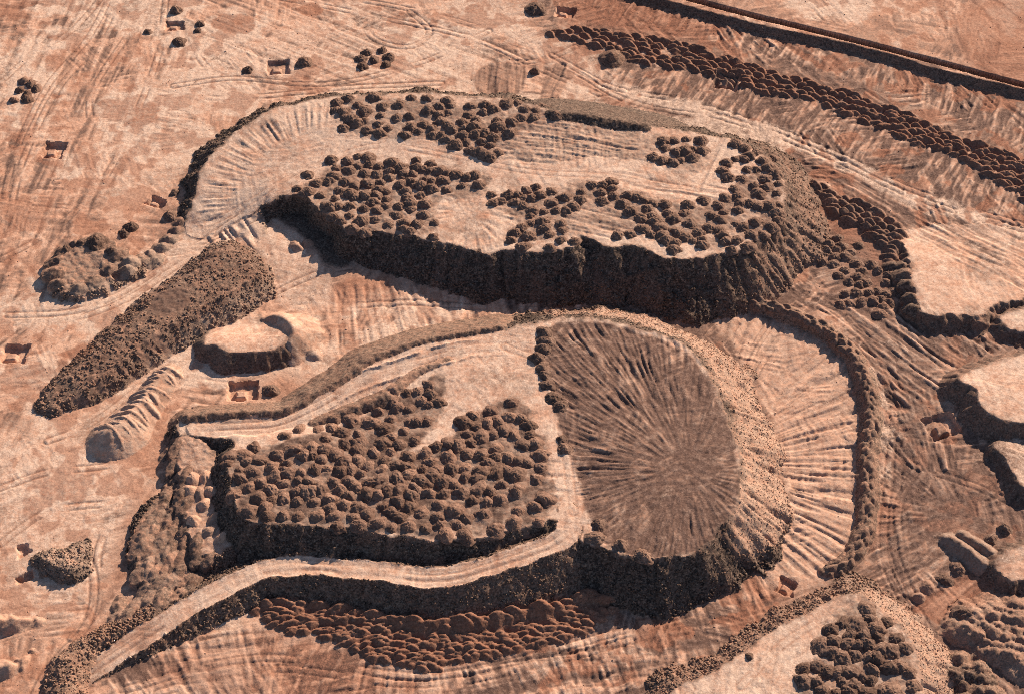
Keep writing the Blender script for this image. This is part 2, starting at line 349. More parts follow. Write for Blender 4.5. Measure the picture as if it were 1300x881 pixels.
# ---- lower dump with its ramp and road
plateau([(230, 556, 4.5), (262, 566, 5), (276, 600, 5), (290, 655, 5), (298, 682, 5), (284, 702, 4.8), (262, 702, 4.6), (248, 694, 4.6), (237, 660, 4.6), (232, 610, 4.6)], 'lower_side_bench', t=0.72, seed=29, rub=.6, dust=.25, brown_top=.45, noise=3.0, amp_t=.16)
plateau([(188, 640, 2.6), (208, 630, 2.8), (226, 660, 2.6), (238, 710, 2.6), (236, 738, 2.4), (210, 748, 2.2), (184, 738, 2.4), (172, 705, 2.6), (174, 668, 2.6)], 'foot_bench', t=0.7, seed=30, rub=.9, dust=.1, rub_top=.45, noise=1.4, amp_t=.3)
plateau([(228, 533, 4.6), (300, 528, 6), (361, 523, 7), (402, 501, 8.5), (439, 481, 10), (474, 455, 11), (542, 433, 12.3), (634, 418, 13), (668, 412, 13.3), (709, 405, 13.6), (750, 403, 14), (774, 406, 14), (805, 415, 14), (840, 425, 14), (869, 439, 14), (890, 458, 14), (904, 481, 14), (921, 522, 14), (936, 565, 14), (942, 615, 14), (933, 649, 14), (915, 668, 13.6, .76), (897, 690, 13, .82), (869, 704, 12.8, .84), (839, 709, 12.6, .84), (805, 707, 12.6, .84), (771, 697, 12.8, .8), (743, 688, 13), (706, 662, 13), (684, 664, 13), (650, 672, 13), (610, 681, 13), (570, 686, 13), (530, 683, 13), (480, 676, 13), (440, 669, 12.5), (400, 667, 12.5), (337, 664, 12), (311, 657, 11.5), (300, 635, 11), (291, 601, 10.5), (287, 578, 9.5), (300, 562, 8.5), (268, 554, 5.5), (229, 551, 4.6)],
        'lower_spoil_dump', t=0.72, seed=28, rub=1.0, dust=0.85, noise=1.8, smooth=3, inner=[(400, 600, 13), (500, 620, 13), (600, 600, 13.2), (330, 600, 12), (820, 560, 14), (600, 470, 13), (380, 570, 12.5)])
path([(252, 542, 5.1), (290, 541, 5.8), (350, 536, 7), (400, 515, 8.5), (450, 488, 10), (520, 463, 11.6), (590, 444, 12.8), (640, 440, 13)], None, 'haul_ramp', 4.2, t=.8, dust=.8, berm=0.7)
path([(100, 862, 0.1), (112, 853, 0.4), (170, 815, 2), (240, 771, 4), (306, 735, 5.4), (345, 721, 6), (400, 719, 6.8), (435, 722, 7.5), (490, 726, 8.6), (532, 733, 9.3), (576, 731, 10), (630, 715, 11), (690, 695, 12), (720, 678, 12.7), (722, 650, 13)], None, 'haul_road', 4.0, t=.76, dust=.7, side_owner='lower_spoil_dump', berm=0.35)
ridge([(470, 684, 10.2), (510, 691, 10), (555, 701, 9.6)], 'lower_spoil_dump', part='ledge', t=.8, rub=.9, top=.8, noise=.4)
# ---- left heaps
plateau([(50, 508, 1.6), (75, 484, 3.2), (110, 456, 4.6), (160, 415, 5.6), (200, 377, 6.2), (250, 342, 6.6), (286, 316, 6.4), (326, 346, 5.2), (294, 370, 6), (240, 398, 6), (205, 420, 5.8), (160, 453, 5), (122, 482, 4.2), (66, 518, 1.6)], 'gravel_ridge', t=0.6, seed=31, rub=.5, rub_top=.5, brown_top=.6, dust=0, noise=1.8, amp_t=.2, amp_s=.17, rill=.3)
plateau([(260, 437, 4.4), (272, 437, 5), (285, 446, 5), (305, 448, 5), (327, 447, 5), (347, 444, 5), (362, 436, 5), (368, 424, 4.6), (360, 412, 3.2), (346, 406, 1.8, .3), (330, 403, .8, .2), (300, 405, .5, .2), (270, 418, 1.4, .3)], 'horseshoe_sand_heap', t=0.8, seed=32, rub=.7, dust=.5, noise=.9, amp_s=.1, rill=1.5)
ridge([(336, 404, 2.2), (350, 400, 4.6), (366, 407, 6.2), (374, 420, 6.6), (368, 434, 5.6)], 'horseshoe_sand_heap', part='horn', t=.85, rub=.1, dust=.55, noise=.9, amp=.07)
ridge([(372, 414, 5), (384, 430, 4), (398, 446, 1.6), (408, 456, .2)], 'horseshoe_sand_heap', part='crest', t=.42, rub=.05, dust=.5, noise=1.2, wave=.6, wl=2.0, amp=.08)
ridge([(214, 468, 2.6), (200, 484, 3.6), (185, 503, 4.2), (168, 522, 5.2), (152, 538, 6.4), (140, 546, 6.2)], 'ribbed_sand_ridge', t=.66, rub=.16, dust=.4, noise=1.2, amp=.08)
plateau([(72, 342, 3), (84, 320, 3.4), (108, 311, 3.6), (138, 318, 3.6), (165, 328, 3), (172, 342, 2.4), (150, 351, 2.4), (118, 366, 2.2), (86, 371, 2.4), (74, 360, 2.8)], 'terraced_digging', t=0.7, seed=33, rub=.6, rub_top=.3, dust=.2, brown_top=.5, noise=2.4, amp_t=.25)
plateau([(50, 706, 3.2), (60, 700, 3.4), (80, 700, 3.2), (110, 686, 1), (104, 706, 2.6), (95, 722, 3.6), (80, 722, 3.8), (62, 714, 3.6)], 'dark_rubble_heap', t=0.8, seed=34, rub=.7, rub_top=.45, dust=0, noise=1.1, amp_t=.3)
ridge([(-14, 784, 4), (12, 785, 4), (36, 783, 3), (52, 788, 1)], 'ribbed_bank', t=.7, rub=.28, dust=.1, noise=.8, wave=1.1, wl=2.4, amp=.16)
ridge([(-14, 842, 4), (8, 842, 3.8), (24, 838, 2.6), (40, 824, 1.6)], 'fluted_bank', t=.7, rub=.28, dust=.1, noise=.8, wave=1.1, wl=2.8, amp=.16)
ridge([(76, 900, 3.6), (80, 868, 3.8), (88, 842, 3.8), (104, 824, 2.8)], 'verge_rubble_bank', t=.66, rub=.6, noise=1.6, top=1.6, amp=.3)
ridge([(112, 818, 2), (140, 802, 2), (170, 786, 2.4), (200, 768, 2.6), (228, 752, 2.6)], 'roadside_rubble_bank', t=.66, rub=.6, noise=1.6, top=.8, amp=.3, base=.8)
# rim berms
ridge([(700, 142, 15.2), (740, 146, 15.6), (780, 153, 15.6), (820, 160, 15.2)], 'upper_spoil_dump', part='berm', t=.6, rub=.95, noise=.7)
ridge([(240, 527, 6.4), (300, 523, 7.2), (361, 519, 8.4), (402, 497, 9.8), (439, 477, 11), (474, 452, 12)], 'lower_spoil_dump', part='berm', t=.75, rub=.75, noise=1.2)
ridge([(474, 452, 12.1), (542, 430, 13.2), (634, 415, 13.9)], 'lower_spoil_dump', part='berm', t=.75, rub=.75, noise=.6)
ridge([(500, 492, 12.8), (530, 470, 13.0), (570, 455, 13.4)], 'lower_spoil_dump', part='berm', t=.75, rub=.5, noise=.6)
ridge([(400, 536, 10.6), (440, 519, 12), (490, 500, 13.2)], 'lower_spoil_dump', part='berm', t=.7, rub=.7, noise=1.3)

# ---- fields of overlapping heaps
BASE = H.copy()
def mk(pts, r, h, el, an, seed):
    rnd = random.Random(seed)
    return [(x, y, r * rnd.uniform(.82, 1.2), h * rnd.uniform(.75, 1.25), el * rnd.uniform(.9, 1.2), an + rnd.uniform(-.35, .35)) for x, y in pts]
FAR_BAND = [(699, 35), (730, 30), (805, 37), (869, 48), (928, 60), (996, 84), (1064, 102), (1132, 126), (1201, 156), (1310, 196), (1310, 250), (1250, 208), (1201, 186), (1153, 166), (1078, 136), (1037, 116), (996, 111), (950, 102), (935, 94), (900, 82), (869, 82), (818, 68), (771, 66), (757, 50), (713, 42)]
def scale_band(owner, low, high, du, dv, h0, dh, r, el, an, seed, **kw):
    rnd = random.Random(seed); k = 0; lu, lv = [p[0] for p in low], [p[1] for p in low]; hu, hv = [p[0] for p in high], [p[1] for p in high]; lst = []
    while k < 14:
        u = lu[0] + (du / 2 if k % 2 else 0)
        while u <= lu[-1]:
            uu = u + rnd.uniform(-.38, .38) * du; v = float(np.interp(uu, lu, lv)) - dv * (k + .4) + rnd.uniform(-.4, .4) * dv
            if v > float(np.interp(uu, hu, hv)) and rnd.random() > .1:
                hh = h0 + dh * k + rnd.uniform(-.35, .35); x, y = px(uu, v, hh); lst.append((x, y, r * rnd.uniform(.65, 1.4), hh, el * rnd.uniform(.85, 1.4), an + rnd.uniform(-.3, .3)))
            u += du
        k += 1
    heaps(lst, owner, **kw)
scale_band('far_heap_band', [(702, 42), (757, 54), (800, 72), (869, 88), (900, 92), (945, 112), (996, 119), (1037, 123), (1078, 146), (1153, 174), (1201, 194), (1245, 211), (1312, 258)], [(699, 34), (730, 31), (805, 40), (869, 52), (928, 66), (996, 92), (1064, 108), (1132, 132), (1201, 162), (1312, 202)], 13, 5.3, 1.7, .11, 2.0, 1.2, -.45, 3, rub=.3, red=.55, brown=.7, amp=.14, scale=1.0)
heaps(mk([px(777, 72, 1.5)], 5, 3.4, 1, 0, 2), 'far_heap_band', rub=.62, red=.3)
RED_BAND = [(326, 764), (345, 757), (430, 764), (500, 778), (566, 786), (634, 776), (702, 762), (748, 748), (775, 766), (736, 794), (668, 808), (587, 826), (532, 834), (474, 822), (430, 802), (395, 790), (358, 790)]
scale_band('red_heap_band', [(328, 772), (345, 790), (360, 803), (400, 796), (430, 814), (474, 834), (532, 846), (587, 838), (668, 818), (736, 800), (772, 776)], [(326, 764), (345, 758), (430, 766), (500, 780), (566, 788), (634, 778), (702, 764), (748, 750), (775, 762)], 15, 4.9, 1.5, .17, 2.1, 1.2, -.05, 8, rub=.3, red=.72, brown=.6, amp=.13, scale=1.1)
CW = [(958, 382, 2.4), (990, 390, 2.8), (1020, 402, 3), (1048, 416, 3), (1070, 434, 3), (1088, 454, 3), (1098, 478, 3), (1104, 505, 3), (1107, 530, 2.8), (1104, 556, 2.4), (1102, 590, 2.6), (1103, 625, 2.4), (1100, 660, 2.2), (1090, 690, 2), (1070, 714, 1.6), (1048, 724, .8)]
ridge(CW, 'curved_windrow', t=.95, rub=.72, noise=1.8, amp=.14, top=.8)
BASE = H.copy()
cwp = catmull(world_pts(CW, (0, 0, 0)), 8, False); rw = random.Random(31)
for k_ in range(0, len(cwp) - 1, 2):
    q = cwp[k_]; tx, ty = cwp[k_ + 1][:2] - q[:2]; tl = math.hypot(tx, ty); nx_, ny_ = -ty / tl, tx / tl
    for o_ in ((-1.2, 1.6) if k_ % 4 else (.2,)):
        oo = o_ + rw.uniform(-.8, .8)
        heaps([(q[0] + nx_ * oo, q[1] + ny_ * oo, rw.uniform(1.0, 1.9), rw.uniform(.6, 1.5), rw.uniform(1.0, 1.6), math.atan2(ty, tx) + rw.uniform(-.3, .3))], 'curved_windrow', rub=.42, brown=.7, scale=1.0, amp=.14)
rp = catmull(world_pts([(214, 468, 2), (200, 484, 3), (185, 503, 3.6), (168, 522, 4.2), (152, 538, 5), (138, 549, 4.6)], (0, 0, 0)), 5, False)
for k_ in range(0, len(rp) - 1):
    q = rp[k_]; tx, ty = rp[k_ + 1][:2] - q[:2]; tl = math.hypot(tx, ty); tx /= tl; ty /= tl
    heaps([(q[0] + rw.uniform(-1, 1), q[1] + rw.uniform(-1, 1), rw.uniform(4.2, 6.4), rw.uniform(.1, .7), 1.0, math.atan2(tx, -ty) + rw.uniform(-.35, .35))], 'ribbed_sand_ridge', rub=.14, dust=.4, brown=.4, scale=.75, amp=.12, drop=5.5)
CROSS_BAND = [(1030, 232), (1050, 236), (1080, 250), (1110, 262), (1146, 288), (1142, 310), (1138, 330), (1128, 332), (1116, 306), (1090, 286), (1060, 268), (1040, 252)]
heaps(mk(fill_rows(CROSS_BAND, 11.5, 6.2, .4, .38, 1.2, 4), 2.2, 2.4, 1.1, -.6, 11), 'crossing_windrow', rub=.42, brown=.7, red=.15, amp=.12, scale=1.0)
DG = [(74, 335), (72, 350), (75, 364), (84, 322), (96, 315), (112, 314), (130, 318), (150, 328), (165, 337), (178, 330), (190, 322), (205, 313), (214, 303), (224, 292), (140, 346), (120, 361), (100, 369), (160, 346), (230, 281), (196, 330)]
heaps(mk([px(u, v, 1) for u, v in DG], 3.0, 2.0, 1.3, .5, 17), 'terraced_digging', rub=.5, brown=.6, amp=.22)
heaps(mk([px(u, v, 1.5) for u, v in ((1134, 338), (1146, 340), (1150, 352), (1152, 366), (1156, 382), (1162, 396))], 3.8, 2.6, 1.1, 0, 12), 'crossing_windrow', rub=.7)
PALE_RUB = [(1216, 788), (1236, 772), (1264, 766), (1300, 770), (1330, 790), (1330, 850), (1300, 852), (1270, 836), (1244, 826), (1228, 806)]
heaps(mk(fill_rows(PALE_RUB, 17, 11, .2, .25, 1.5, 14), 5.2, 3.6, 1.5, -.5, 13), 'pale_rubble_field', rub=.32, dust=.1, brown=.5, amp=.3, back=1.3)
DARK_RUB = [(1206, 838), (1222, 830), (1248, 852), (1262, 884), (1230, 900), (1208, 866)]
heaps(mk(fill_rows(DARK_RUB, 17, 12, .2, .25, 1.5, 15), 4.2, 3.2, 1.1, .3, 14), 'dark_rubble_field', rub=.8, amp=.3)
FOOT = [(128, 776), (150, 764), (172, 756), (180, 742), (176, 700), (180, 664), (196, 652), (214, 690), (222, 730), (206, 764), (170, 782), (140, 790)]
heaps(mk(fill_rows(FOOT, 17, 13, 0, .38, 1.5, 16), 2.4, 1.7, 2.0, 1.2, 15), 'foot_heap_field', rub=.45, dust=.15, brown=.5, amp=.2)
FOOT2 = [(206, 560), (232, 556), (240, 600), (238, 650), (250, 690), (276, 704), (262, 724), (236, 748), (214, 720), (206, 660)]
heaps(mk(fill_rows(FOOT2, 17, 15, 0, .42, 3, 19), 2.1, 1.3, 2.2, 1.3, 18), 'foot_heap_field', rub=.55, brown=.6, amp=.22)

# ---- square pits with a block of earth left standing
PITS = [(222, 33, 24, 13, 4, 'top_left'), (353, 86, 28, 17, 8, 'north'), (68, 191, 28, 20, -6, 'west'), (199, 258, 26, 12, -28, 'slot'), (18, 448, 34, 24, -4, 'edge'),
        (309, 496, 38, 25, 3, 'centre'), (717, 16, 26, 13, -10, 'far'), (921, 104, 30, 20, -14, 'far_right'), (1196, 540, 40, 28, 20, 'right'), (999, 744, 24, 20, -25, 'lower'), (30, 697, 16, 14, 25, 'small_grey'), (31, 733, 22, 10, 32, 'trench'), (152, 351, 20, 9, 28, 'corner')]
for (u, v, wu, wv, rot, nm) in PITS:
    pit(u, v, wu, wv, rot, 'pit_' + nm, depth=1.5 if nm in ('top_left', 'north', 'small_grey', 'corner', 'lower') else 2.0, block=None if nm in ('small_grey', 'trench', 'corner') else (-0.08, -0.14, 0.42, 0.42, 0.9), z=2.0 if nm == 'corner' else 0)
    if nm in ('slot',): pass

# passes of the dozer blade: patches of parallel strokes, each patch in its own direction
def strokes(cell, wl, length, seed):
    gx_, gy_ = np.floor(X / cell).astype(np.int32), np.floor(Y / cell).astype(np.int32)
    wx = X + cell * .5 * fb(X / cell * 1.6, Y / cell * 1.6, seed + 1, 2); wy = Y + cell * .5 * fb(X / cell * 1.6, Y / cell * 1.6, seed + 2, 2)
    best = np.full(X.shape, 1e9, np.float32); ang = np.zeros(X.shape, np.float32); amt = np.zeros(X.shape, np.float32)
    for dj in (-1, 0, 1):
        for di in (-1, 0, 1):
            cx, cy = gx_ + di, gy_ + dj
            d_ = (wx - (cx + .15 + .7 * _hash(cx, cy, seed + 3)) * cell) ** 2 + (wy - (cy + .15 + .7 * _hash(cx, cy, seed + 4)) * cell) ** 2
            w_ = d_ < best; best = np.where(w_, d_, best); ang = np.where(w_, _hash(cx, cy, seed + 5), ang); amt = np.where(w_, _hash(cx, cy, seed + 6), amt)
    an_ = (ang - .5) * 2.6 + 1.0
    ca, sa = np.cos(an_), np.sin(an_); c_ = -X * sa + Y * ca + ang * 71; l_ = X * ca + Y * sa
    return vn(c_ / wl, l_ / length, seed + 7) - .5 + .5 * (vn(c_ / wl * 2.2, l_ / length * 1.6, seed + 8) - .5), amt
S1, A1 = strokes(15.0, 1.15, 9.0, 401); S2, A2 = strokes(24.0, 2.2, 16.0, 431)
# ---- worked-ground furrows
FAN = [(700, 412), (750, 408), (800, 418), (866, 442), (902, 486), (934, 570), (938, 640), (900, 686), (840, 704), (775, 694), (752, 660), (735, 610), (705, 520), (690, 450)]
furrow(FAN, ('radial', 872, 596, 45.0, 9.0), .7, .42, z=14, length=14, seed=101, groove=.45, gwl=1.4, soft=3)
RING = [(900, 395), (960, 402), (1030, 428), (1075, 470), (1094, 520), (1090, 600), (1086, 680), (1040, 735), (960, 740), (1000, 640), (985, 560), (960, 480), (925, 430)]
furrow(RING, ('radial', 880, 590, 56.0), 1.0, .15, length=9, seed=103, groove=.5, gwl=1.3, glen=2.0)
GAP = [(420, 372), (520, 362), (600, 378), (720, 382), (820, 402), (740, 398), (640, 405), (540, 422), (470, 436), (420, 440)]
furrow(GAP, ('perp', [(400, 430), (480, 425), (560, 412), (640, 405), (740, 397), (830, 405)]), 1.3, .2, length=12, seed=105, groove=.35, gwl=2.5)
FARLINE = [(700, -40), (860, 10), (1000, 50), (1130, 90), (1300, 130), (1500, 180)]
furrow([(760, -20), (870, 20), (1000, 56), (1150, 100), (1310, 140), (1310, 190), (1150, 124), (1000, 80), (870, 44), (770, 26)], ('perp', FARLINE), 1.3, .42, length=7, seed=107, groove=.25, gwl=3)
furrow([(770, 90), (890, 96), (1000, 122), (1090, 152), (1200, 200), (1310, 262), (1310, 300), (1180, 250), (1060, 196), (960, 158), (850, 130), (760, 112)], ('dir', 900, 110, 925, 75), 1.3, .34, length=8, seed=109, groove=.3, gwl=3)
furrow([(1010, 190), (1080, 218), (1180, 262), (1310, 310), (1310, 380), (1150, 300), (1100, 262), (1020, 220)], ('dir', 1050, 200, 1200, 280), 1.4, .3, length=10, seed=110, groove=.25, gwl=3)
furrow([(1040, 396), (1150, 372), (1176, 410), (1290, 430), (1210, 470), (1190, 500), (1130, 520), (1112, 470), (1080, 430)], ('dir', 1060, 390, 1200, 490), 1.7, .5, length=25, seed=111, groove=.55, gwl=4)
furrow([(1120, 520), (1190, 500), (1215, 560), (1260, 570), (1290, 640), (1240, 670), (1200, 690), (1160, 740), (1110, 720), (1120, 600)], ('radial', 1215, 655, 30.0, 9.0), 1.2, .42, length=9, seed=113, groove=.4, gwl=2.8)
furrow([(1050, 735), (1110, 690), (1200, 690), (1190, 760), (1160, 780), (1110, 745)], ('dir', 1060, 760, 1200, 680), 1.3, .42, length=8, seed=114)
SOUTH = [(130, 870), (240, 800), (330, 800), (420, 820), (520, 852), (640, 836), (780, 790), (900, 762), (985, 745), (960, 790), (860, 860), (800, 900), (120, 900)]
furrow(SOUTH, ('perp', [(150, 900), (330, 830), (470, 860), (600, 850), (760, 800), (900, 770), (1000, 730)]), 1.3, .2, length=9, seed=115, groove=.3, gwl=2.8)
furrow(SOUTH, ('dir', 180, 880, 900, 780), 1.8, .1, length=30, seed=117, groove=.25, gwl=6)
furrow([(250, 240), (275, 192), (310, 165), (350, 143), (420, 128), (418, 150), (360, 170), (320, 200), (290, 240), (262, 262)], ('radial', 400, 230, 50.0), 1.3, .35, z=12, length=14, seed=119, groove=.2)
furrow([(552, 250), (600, 245), (650, 262), (648, 296), (610, 318), (570, 308), (545, 285)], ('radial', 598, 262, 22.0, 7.0), 1.2, .3, z=14, length=12, seed=121, soft=2, warp=1)
furrow([(716, 268), (770, 262), (812, 282), (800, 302), (745, 302), (724, 290)], ('dir', 715, 268, 805, 290), 1.4, .36, z=14, length=30, seed=123, groove=.2, soft=2, warp=1)
furrow([(632, 168), (690, 150), (780, 170), (810, 190), (720, 202), (650, 200)], ('dir', 640, 180, 740, 196), 1.3, .42, z=14, length=18, seed=125, groove=.25, soft=3, warp=2)
furrow([(690, 168), (790, 170), (780, 210), (700, 205)], ('dir', 720, 160, 722, 200), 1.3, .3, z=14, length=14, seed=126, soft=3)
furrow([(780, 215), (860, 232), (920, 235), (940, 250), (860, 252), (800, 238)], ('dir', 780, 218, 930, 248), 1.3, .36, z=14, length=18, seed=127, soft=3)
furrow([(885, 235), (908, 176), (928, 180), (905, 238)], ('dir', 890, 236, 918, 178), 1.3, .45, z=14, length=25, seed=128, soft=2, warp=.6)
furrow([(612, 84), (664, 84), (660, 118), (606, 116)], ('dir', 640, 84, 636, 118), 1.5, .45, length=16, seed=129, soft=1.5, warp=.5, groove=.3)
furrow([(700, 84), (722, 86), (706, 128), (684, 128)], ('dir', 712, 84, 692, 128), 1.5, .5, length=16, seed=130, soft=1.5, warp=.5, groove=.3)
furrow([(240, 0), (420, 0), (620, 40), (760, 110), (700, 120), (560, 100), (300, 110)], ('dir', 560, 40, 720, 100), 1.8, .14, length=30, seed=131)
furrow([(0, 0), (240, 0), (220, 160), (120, 260), (60, 420), (0, 430)], ('dir', 20, 300, 140, 20), 2.0, .12, length=28, seed=133)
furrow([(1176, 752), (1240, 720), (1262, 745), (1200, 790)], ('dir', 1190, 775, 1250, 725), 2.2, .3, length=30, seed=135, groove=.3, gwl=6, soft=2, warp=.6)
furrow([(270, 560), (680, 570), (700, 650), (560, 684), (320, 660)], ('dir', 300, 600, 680, 640), 1.6, .2, z=13, length=9, seed=136)
furrow([(1000, 245), (1040, 300), (1030, 350), (1060, 390), (1000, 380)], ('dir', 1000, 300, 1080, 350), 1.3, .25, length=9, seed=138)
furrow([(860, 880), (980, 815), (1080, 760), (1095, 775), (1040, 830), (1000, 880), (960, 920)], ('dir', 960, 840, 966, 800), 1.3, .14, z=6.5, length=12, seed=139)

# ---- soil colours (masks only)
paint(3, [(1030, 300), (1060, 392), (1120, 470), (1120, 600), (1110, 720), (1150, 770), (1220, 740), (1300, 700), (1330, 560), (1200, 540), (1190, 470), (1330, 430), (1180, 408), (1140, 330), (1060, 280)], .85, soft=10)
sl, m = poly_mask(FAN, 14, 2.5, 1.2, 55); M[sl][..., 3] = np.maximum(M[sl][..., 3], m); M[sl][..., 2] *= (1 - m)
paint(3, [(760, -20), (900, 0), (1100, 50), (1310, 110), (1320, 330), (1160, 290), (1010, 190), (860, 130), (760, 100)], .38, soft=30, warp=6)
paint(1, [(740, -10), (850, 8), (930, 35), (880, 52), (800, 40), (720, 24)], .65, soft=14, warp=6)
paint(1, [(1225, 0), (1330, 0), (1330, 100), (1270, 95), (1232, 70)], .55, z=6, soft=8)
paint(1, [(1048, 268), (1072, 278), (1110, 300), (1120, 335), (1095, 330), (1070, 305), (1052, 288)], .7, soft=4)
paint(1, [(1180, 752), (1236, 722), (1262, 748), (1250, 770), (1210, 780), (1196, 790)], .5, soft=4)
paint(1, [(300, 800), (420, 815), (500, 850), (560, 890), (320, 890), (200, 860)], .38, soft=16, warp=6)
paint(1, [(700, 770), (780, 780), (800, 800), (720, 806)], .3, soft=8)
paint(1, [(940, 735), (980, 722), (1015, 740), (1000, 760), (960, 765)], .55, soft=5)
paint(1, [(425, 360), (500, 352), (514, 370), (490, 384), (430, 384)], .55, soft=4)
paint(1, [(170, 640), (188, 620), (196, 640), (176, 660), (170, 720), (140, 760), (150, 700)], .4, soft=8)
paint(1, [(290, 480), (370, 470), (400, 480), (380, 505), (330, 505)], .3, soft=6)
paint_line(2, [(560, -20), (640, 30), (700, 70), (770, 110), (860, 134), (972, 168), (1064, 205), (1166, 253), (1310, 296)], 4.5, .8)
paint_line(2, [(1108, 470), (1122, 500), (1126, 540), (1124, 600)], 2.2, .55)
paint_line(2, [(420, 118), (520, 112), (620, 116), (720, 132), (820, 150), (920, 166), (990, 196)], 3.0, .75)
paint_line(2, [(330, 290), (260, 300), (200, 340), (150, 372), (80, 396), (20, 400)], 8, .75)
paint(2, [(300, 290), (345, 280), (400, 330), (420, 360), (420, 390), (360, 392), (345, 350)], .55, soft=8)
paint_line(2, [(340, 372), (270, 420), (200, 470), (120, 530), (60, 560)], 4.5, .45)
paint(2, [(0, 560), (100, 560), (180, 600), (160, 680), (120, 760), (60, 780), (0, 760)], .55, soft=20, warp=8)
paint(2, [(220, 60), (420, 50), (420, 100), (300, 120), (200, 110)], .5, soft=20, warp=8)
paint(2, [(420, 10), (600, 30), (620, 110), (440, 112)], .5, soft=20, warp=8)
paint(2, [(140, 170), (240, 180), (220, 240), (140, 260), (100, 230)], .4, soft=16, warp=8)
rnd = random.Random(9)
for (u, v, a, b) in ((95, 30, 22, 9), (130, 45, 16, 7), (70, 78, 14, 10), (270, 74, 28, 9), (145, 140, 20, 12), (185, 150, 20, 14), (60, 210, 18, 8), (510, 30, 12, 6), (600, 10, 12, 6), (580, 35, 8, 9), (300, 30, 30, 12), (480, 120, 8, 4), (20, 170, 12, 18), (140, 5, 50, 12), (390, 12, 20, 8), (45, 8, 26, 6), (210, 10, 22, 10), (150, 330, 14, 6), (60, 470, 30, 8), (100, 450, 22, 9), (700, 820, 30, 8), (560, 815, 10, 5), (960, 470, 6, 4)):
    paint(3 if rnd.random() < .6 else 1, [(u + a * math.cos(k * .7854) * rnd.uniform(.7, 1.2), v + b * math.sin(k * .7854) * rnd.uniform(.7, 1.2)) for k in range(8)], rnd.uniform(.55, .8), soft=1.5, warp=4.5, seed=int(u))
scarp = (D1 > -3.4) & (D1 < 0.1); M[..., 0] = np.where(scarp, .75, M[..., 0]); AMP[:] = np.where(scarp, .2, AMP)
sc2 = (D2 > -3.2) & (D2 < 0.2); M[..., 0] = np.where(sc2, .8, M[..., 0])

# slopes of sandier gravel
def tone(pl, vals, z, soft=6.0, warp=3.0, seed=8, only=None):
    sl, m = poly_mask(pl, z, soft, warp, seed)
    if only is not None: m = m * np.isin(L[sl], only)
    for c in range(4): M[sl][..., c] = M[sl][..., c] * (1 - m) + vals[c] * m
def ids_of(owner, part): return [k for k, p in PART.items() if p and p[1] == owner and p[0] == part]
tone([(700, 380), (800, 380), (880, 400), (950, 440), (1000, 520), (1010, 620), (990, 680), (940, 700), (925, 660), (940, 600), (920, 520), (880, 450), (800, 410), (700, 402)], (.30, 0, .30, .25), 8, only=ids_of('lower_spoil_dump', 'slope'))
tone([(960, 170), (1060, 240), (1070, 340), (1020, 390), (960, 400), (950, 330), (1000, 280), (990, 220)], (.52, 0, .05, .6), 8, soft=20, only=ids_of('upper_spoil_dump', 'slope'))
tone([(1080, 730), (1180, 780), (1230, 860), (1230, 960), (1150, 960), (1160, 830), (1100, 760)], (.28, 0, .3, .3), 4, only=ids_of('corner_spoil_dump', 'slope'))
tone([(840, 890), (840, 860), (960, 770), (1080, 735), (1090, 752), (980, 805), (870, 880)], (.4, 0, .05, .6), 4, only=ids_of('corner_spoil_dump', 'slope'))
tone([(196, 376), (232, 366), (240, 385), (212, 402), (194, 396)], (.2, 0, 0, .95), 6, soft=2, warp=1)
tone([(340, 272), (356, 282), (374, 294), (402, 320), (416, 340), (446, 338), (452, 300), (420, 276), (380, 252), (346, 250)], (.85, 0, 0, .6), 0, soft=3, warp=1, only=[0])  # notch floor below the steep cliff: cast shadow deepened by painting the ground dark
# trampled soil among the tipped mounds
MF = {'B': ([(286, 580), (330, 562), (400, 542), (450, 522), (500, 500), (556, 478), (566, 490), (548, 540), (520, 572), (560, 560), (590, 528), (650, 506), (676, 530), (694, 590), (702, 640), (684, 660), (600, 680), (480, 676), (330, 662), (300, 640)], 13), 'A1': ([(368, 240), (420, 200), (470, 192), (560, 205), (620, 220), (614, 240), (560, 250), (552, 290), (500, 292), (440, 290), (400, 262)], 14), 'A2': ([(424, 124), (520, 122), (640, 128), (720, 140), (680, 160), (640, 176), (625, 196), (560, 175), (470, 168), (430, 150)], 14), 'A3': ([(620, 250), (680, 238), (740, 228), (800, 240), (900, 262), (980, 200), (992, 250), (980, 286), (930, 312), (860, 310), (800, 292), (740, 300), (640, 310), (650, 280)], 14), 'N': ([(1015, 850), (1050, 800), (1092, 760), (1125, 790), (1160, 840), (1160, 900), (1020, 900)], 7), 'S': ([(640, 150), (720, 150), (830, 170), (900, 190), (880, 220), (800, 200), (700, 205), (640, 190)], 14)}
for k_, (pl_, z_) in MF.items():
    sl, m = poly_mask(pl_, z_, 4, 4, 77); n_ = sstep(-.12, .2, fb(X[sl] / 5, Y[sl] / 5, 81, 3)) * .5 + .4
    w_ = m * (.45 + .75 * n_) * (L[sl] > 0) * {'B': 1.0, 'S': .6}.get(k_, .72)
    M[sl][..., 3] = np.maximum(M[sl][..., 3], w_); M[sl][..., 2] *= (1 - .9 * w_); M[sl][..., 0] = np.maximum(M[sl][..., 0], w_ * .28)
    AMP[sl] = np.where(m > .5, np.maximum(AMP[sl], .17), AMP[sl])
U_, V_ = to_px(X, Y, 0 * X)
right = sstep(560, 860, U_ + 14 * fb(X / 30, Y / 30, 7) * 20) * (1 - sstep(-1, 1, D1))
right = np.maximum(right, .55 * sstep(770, 840, V_) * sstep(60, 200, U_))
flatland = (M[..., 0] < .3) & (AMP < .12)
gk = flatland * (L == 0)
